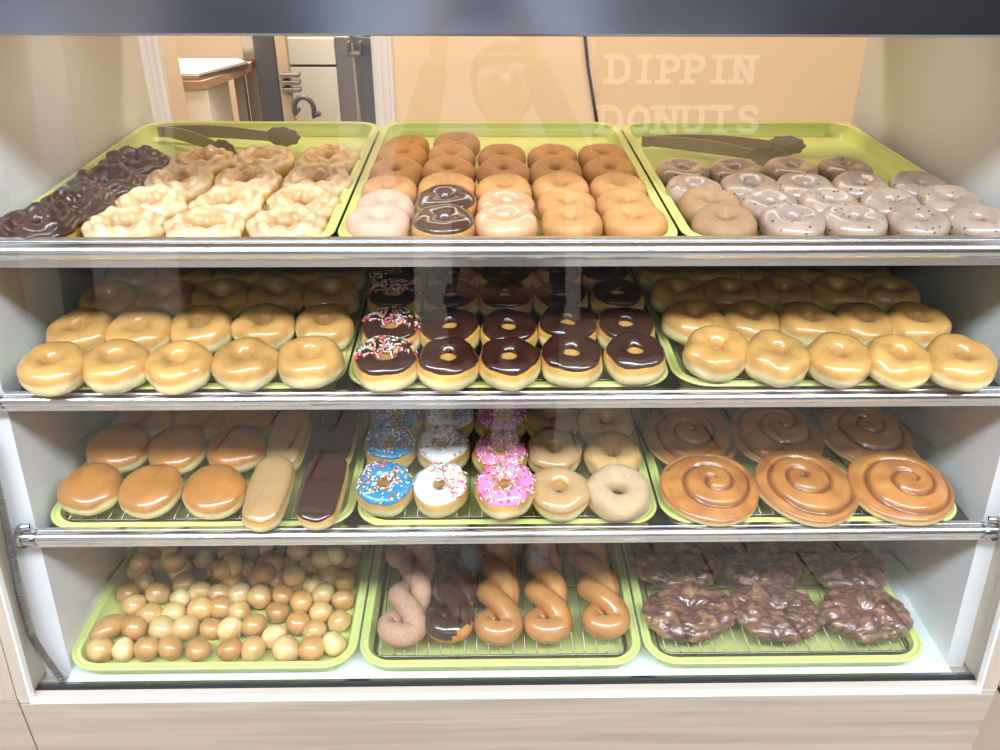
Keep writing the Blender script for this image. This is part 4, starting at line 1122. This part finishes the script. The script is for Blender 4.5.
for s, n_ in ((-1, 'l'), (1, 'r')):
    j('ear' + n_, PX + s * .078, PY + .015, 1.44, (.012, .02), 'face')
    j('sh' + n_, PX + s * .155, PY, 1.225, .05, 'collar'); j('el' + n_, s * .235 + PX * .5, PY + .14, 1.20, .037, 'sh' + n_)
    j('fa' + n_, s * .17 + PX * .3, PY + .22, 1.34, .034, 'el' + n_); j('wr' + n_, s * .112, -.045, 1.485, .022, 'fa' + n_); j('pa' + n_, s * .098, -.03, 1.54, (.026, .014), 'wr' + n_)
    for q, (dz, ln) in enumerate(((.034, .9), (.018, 1.0), (.002, .95), (-.014, .75))):
        a = 'f%s%d' % (n_, q)
        j(a + 'a', s * .098, -.014, 1.566 + dz * .8, .0085, 'pa' + n_); j(a + 'b', s * (.096 - .012 * ln), -.0075, 1.570 + dz, .0078, a + 'a'); j(a + 'c', s * (.090 - .022 * ln), -.0085, 1.573 + dz, .0068, a + 'b')
    j('th' + n_ + 'a', s * .094, -.042, 1.562, .0105, 'pa' + n_); j('th' + n_ + 'b', s * .080, -.040, 1.580, .009, 'th' + n_ + 'a'); j('th' + n_ + 'c', s * .064, -.034, 1.586, .008, 'th' + n_ + 'b')
    j('hip' + n_, PX + s * .085, PY, .80, .082, 'pelvis'); j('kn' + n_, PX + s * .095, PY + .02, .45, .052, 'hip' + n_); j('ca' + n_, PX + s * .095, PY - .01, .30, .05, 'kn' + n_)
    j('an' + n_, PX + s * .095, PY - .02, .085, .034, 'ca' + n_); j('he' + n_, PX + s * .095, PY - .03, .035, .03, 'an' + n_); j('to' + n_, PX + s * .11, PY + .13, .03, .028, 'an' + n_)
skin_mesh('body', J, E_, M['skin'], ps)
def sub_skin(name, keys, grow, mat):
    J2 = {}; 
    for k in keys:
        r = J[k][1]; r = r if isinstance(r, tuple) else (r, r); J2[k] = (J[k][0], (r[0] + grow, r[1] + grow))
    return skin_mesh(name, J2, [e for e in E_ if e[0] in keys and e[1] in keys], mat, ps)
sub_skin('sweater', ['pelvis', 'waist', 'chest', 'collar', 'shl', 'ell', 'fal', 'wrl', 'shr', 'elr', 'far', 'wrr'], .012, M['jacket'])
sub_skin('trousers', ['pelvis', 'hipl', 'knl', 'cal', 'anl', 'hipr', 'knr', 'car', 'anr'], .010, M['trousers'])
for s, n_ in ((-1, 'l'), (1, 'r')): sub_skin('shoe', ['an' + n_, 'he' + n_, 'to' + n_], .008, M['shoe'])
def hairf(u, v):
    th = u * 2 * PI; ph = v * PI * .98
    lim = 1.0
    x, y, z = math.sin(ph) * math.cos(th), math.sin(ph) * math.sin(th), math.cos(ph)
    front = max(0, y)
    zz = max(z, -.15 + .75 * front) if front > .35 else z
    k = 1 + .04 * nz(x, y, z, 6, 3)
    drop = 1.0 if z > 0 else 1.35
    return Vector((PX + .092 * x * k, PY + .005 + .108 * y * k - (.02 if front > .35 and z < .45 else 0), 1.462 + (.092 * zz * k) * drop)), (1, 1, 1)
v_, f_, c_ = grid(40, 24, hairf, True, False)
MB().add(v_, f_).obj('hair', M['hair'], ps, smooth=True)
for s in (-1, 1):
    mb = lath(PX + s * .030, PY + .098, [(.001, 1.446), (.009, 1.449), (.0125, 1.455), (.009, 1.461), (.001, 1.464)], 16); mb.obj('eye', M['black'], ps, smooth=True)
mb = MB(); mb.tube([Vector((PX + x, PY + .104 - x * x * 8, 1.398)) for x in (-.022, -.011, 0, .011, .022)], [.002, .0045, .0055, .0045, .002], 8); mb.obj('mouth', plain('lips', (170, 96, 90), .5), ps, smooth=True)
tag(ps, 'person in a dark sweater taking the photo, faintly reflected in the glass', 'person')
ph_ = MB(); ph_.box(-.078, .078, -.037, .037, -.0045, .0045)
po = ph_.obj('phone', M['phone'], bevel=.003)
po.matrix_world = Matrix.Translation(Vector((0, 0, H)) - CF * .03) @ Matrix(((CR.x, CU.x, -CF.x, 0), (CR.y, CU.y, -CF.y, 0), (CR.z, CU.z, -CF.z, 0), (0, 0, 0, 1)))
tag(po, 'black phone held up in both hands by the reflected person', 'phone')


bpy.data.objects.remove(st)
sc.view_settings.view_transform = 'Standard'; sc.view_settings.look = 'None'; sc.view_settings.gamma = 1; sc.view_settings.use_curve_mapping = False
sc.view_settings.exposure = 0.08
sc.cycles.max_bounces = 8; sc.cycles.transparent_max_bounces = 12; sc.cycles.glossy_bounces = 4; sc.cycles.diffuse_bounces = 4
sc.cycles.sample_clamp_indirect = 6; sc.cycles.caustics_reflective = False; sc.cycles.caustics_refractive = False
sc.cycles.use_denoising = True
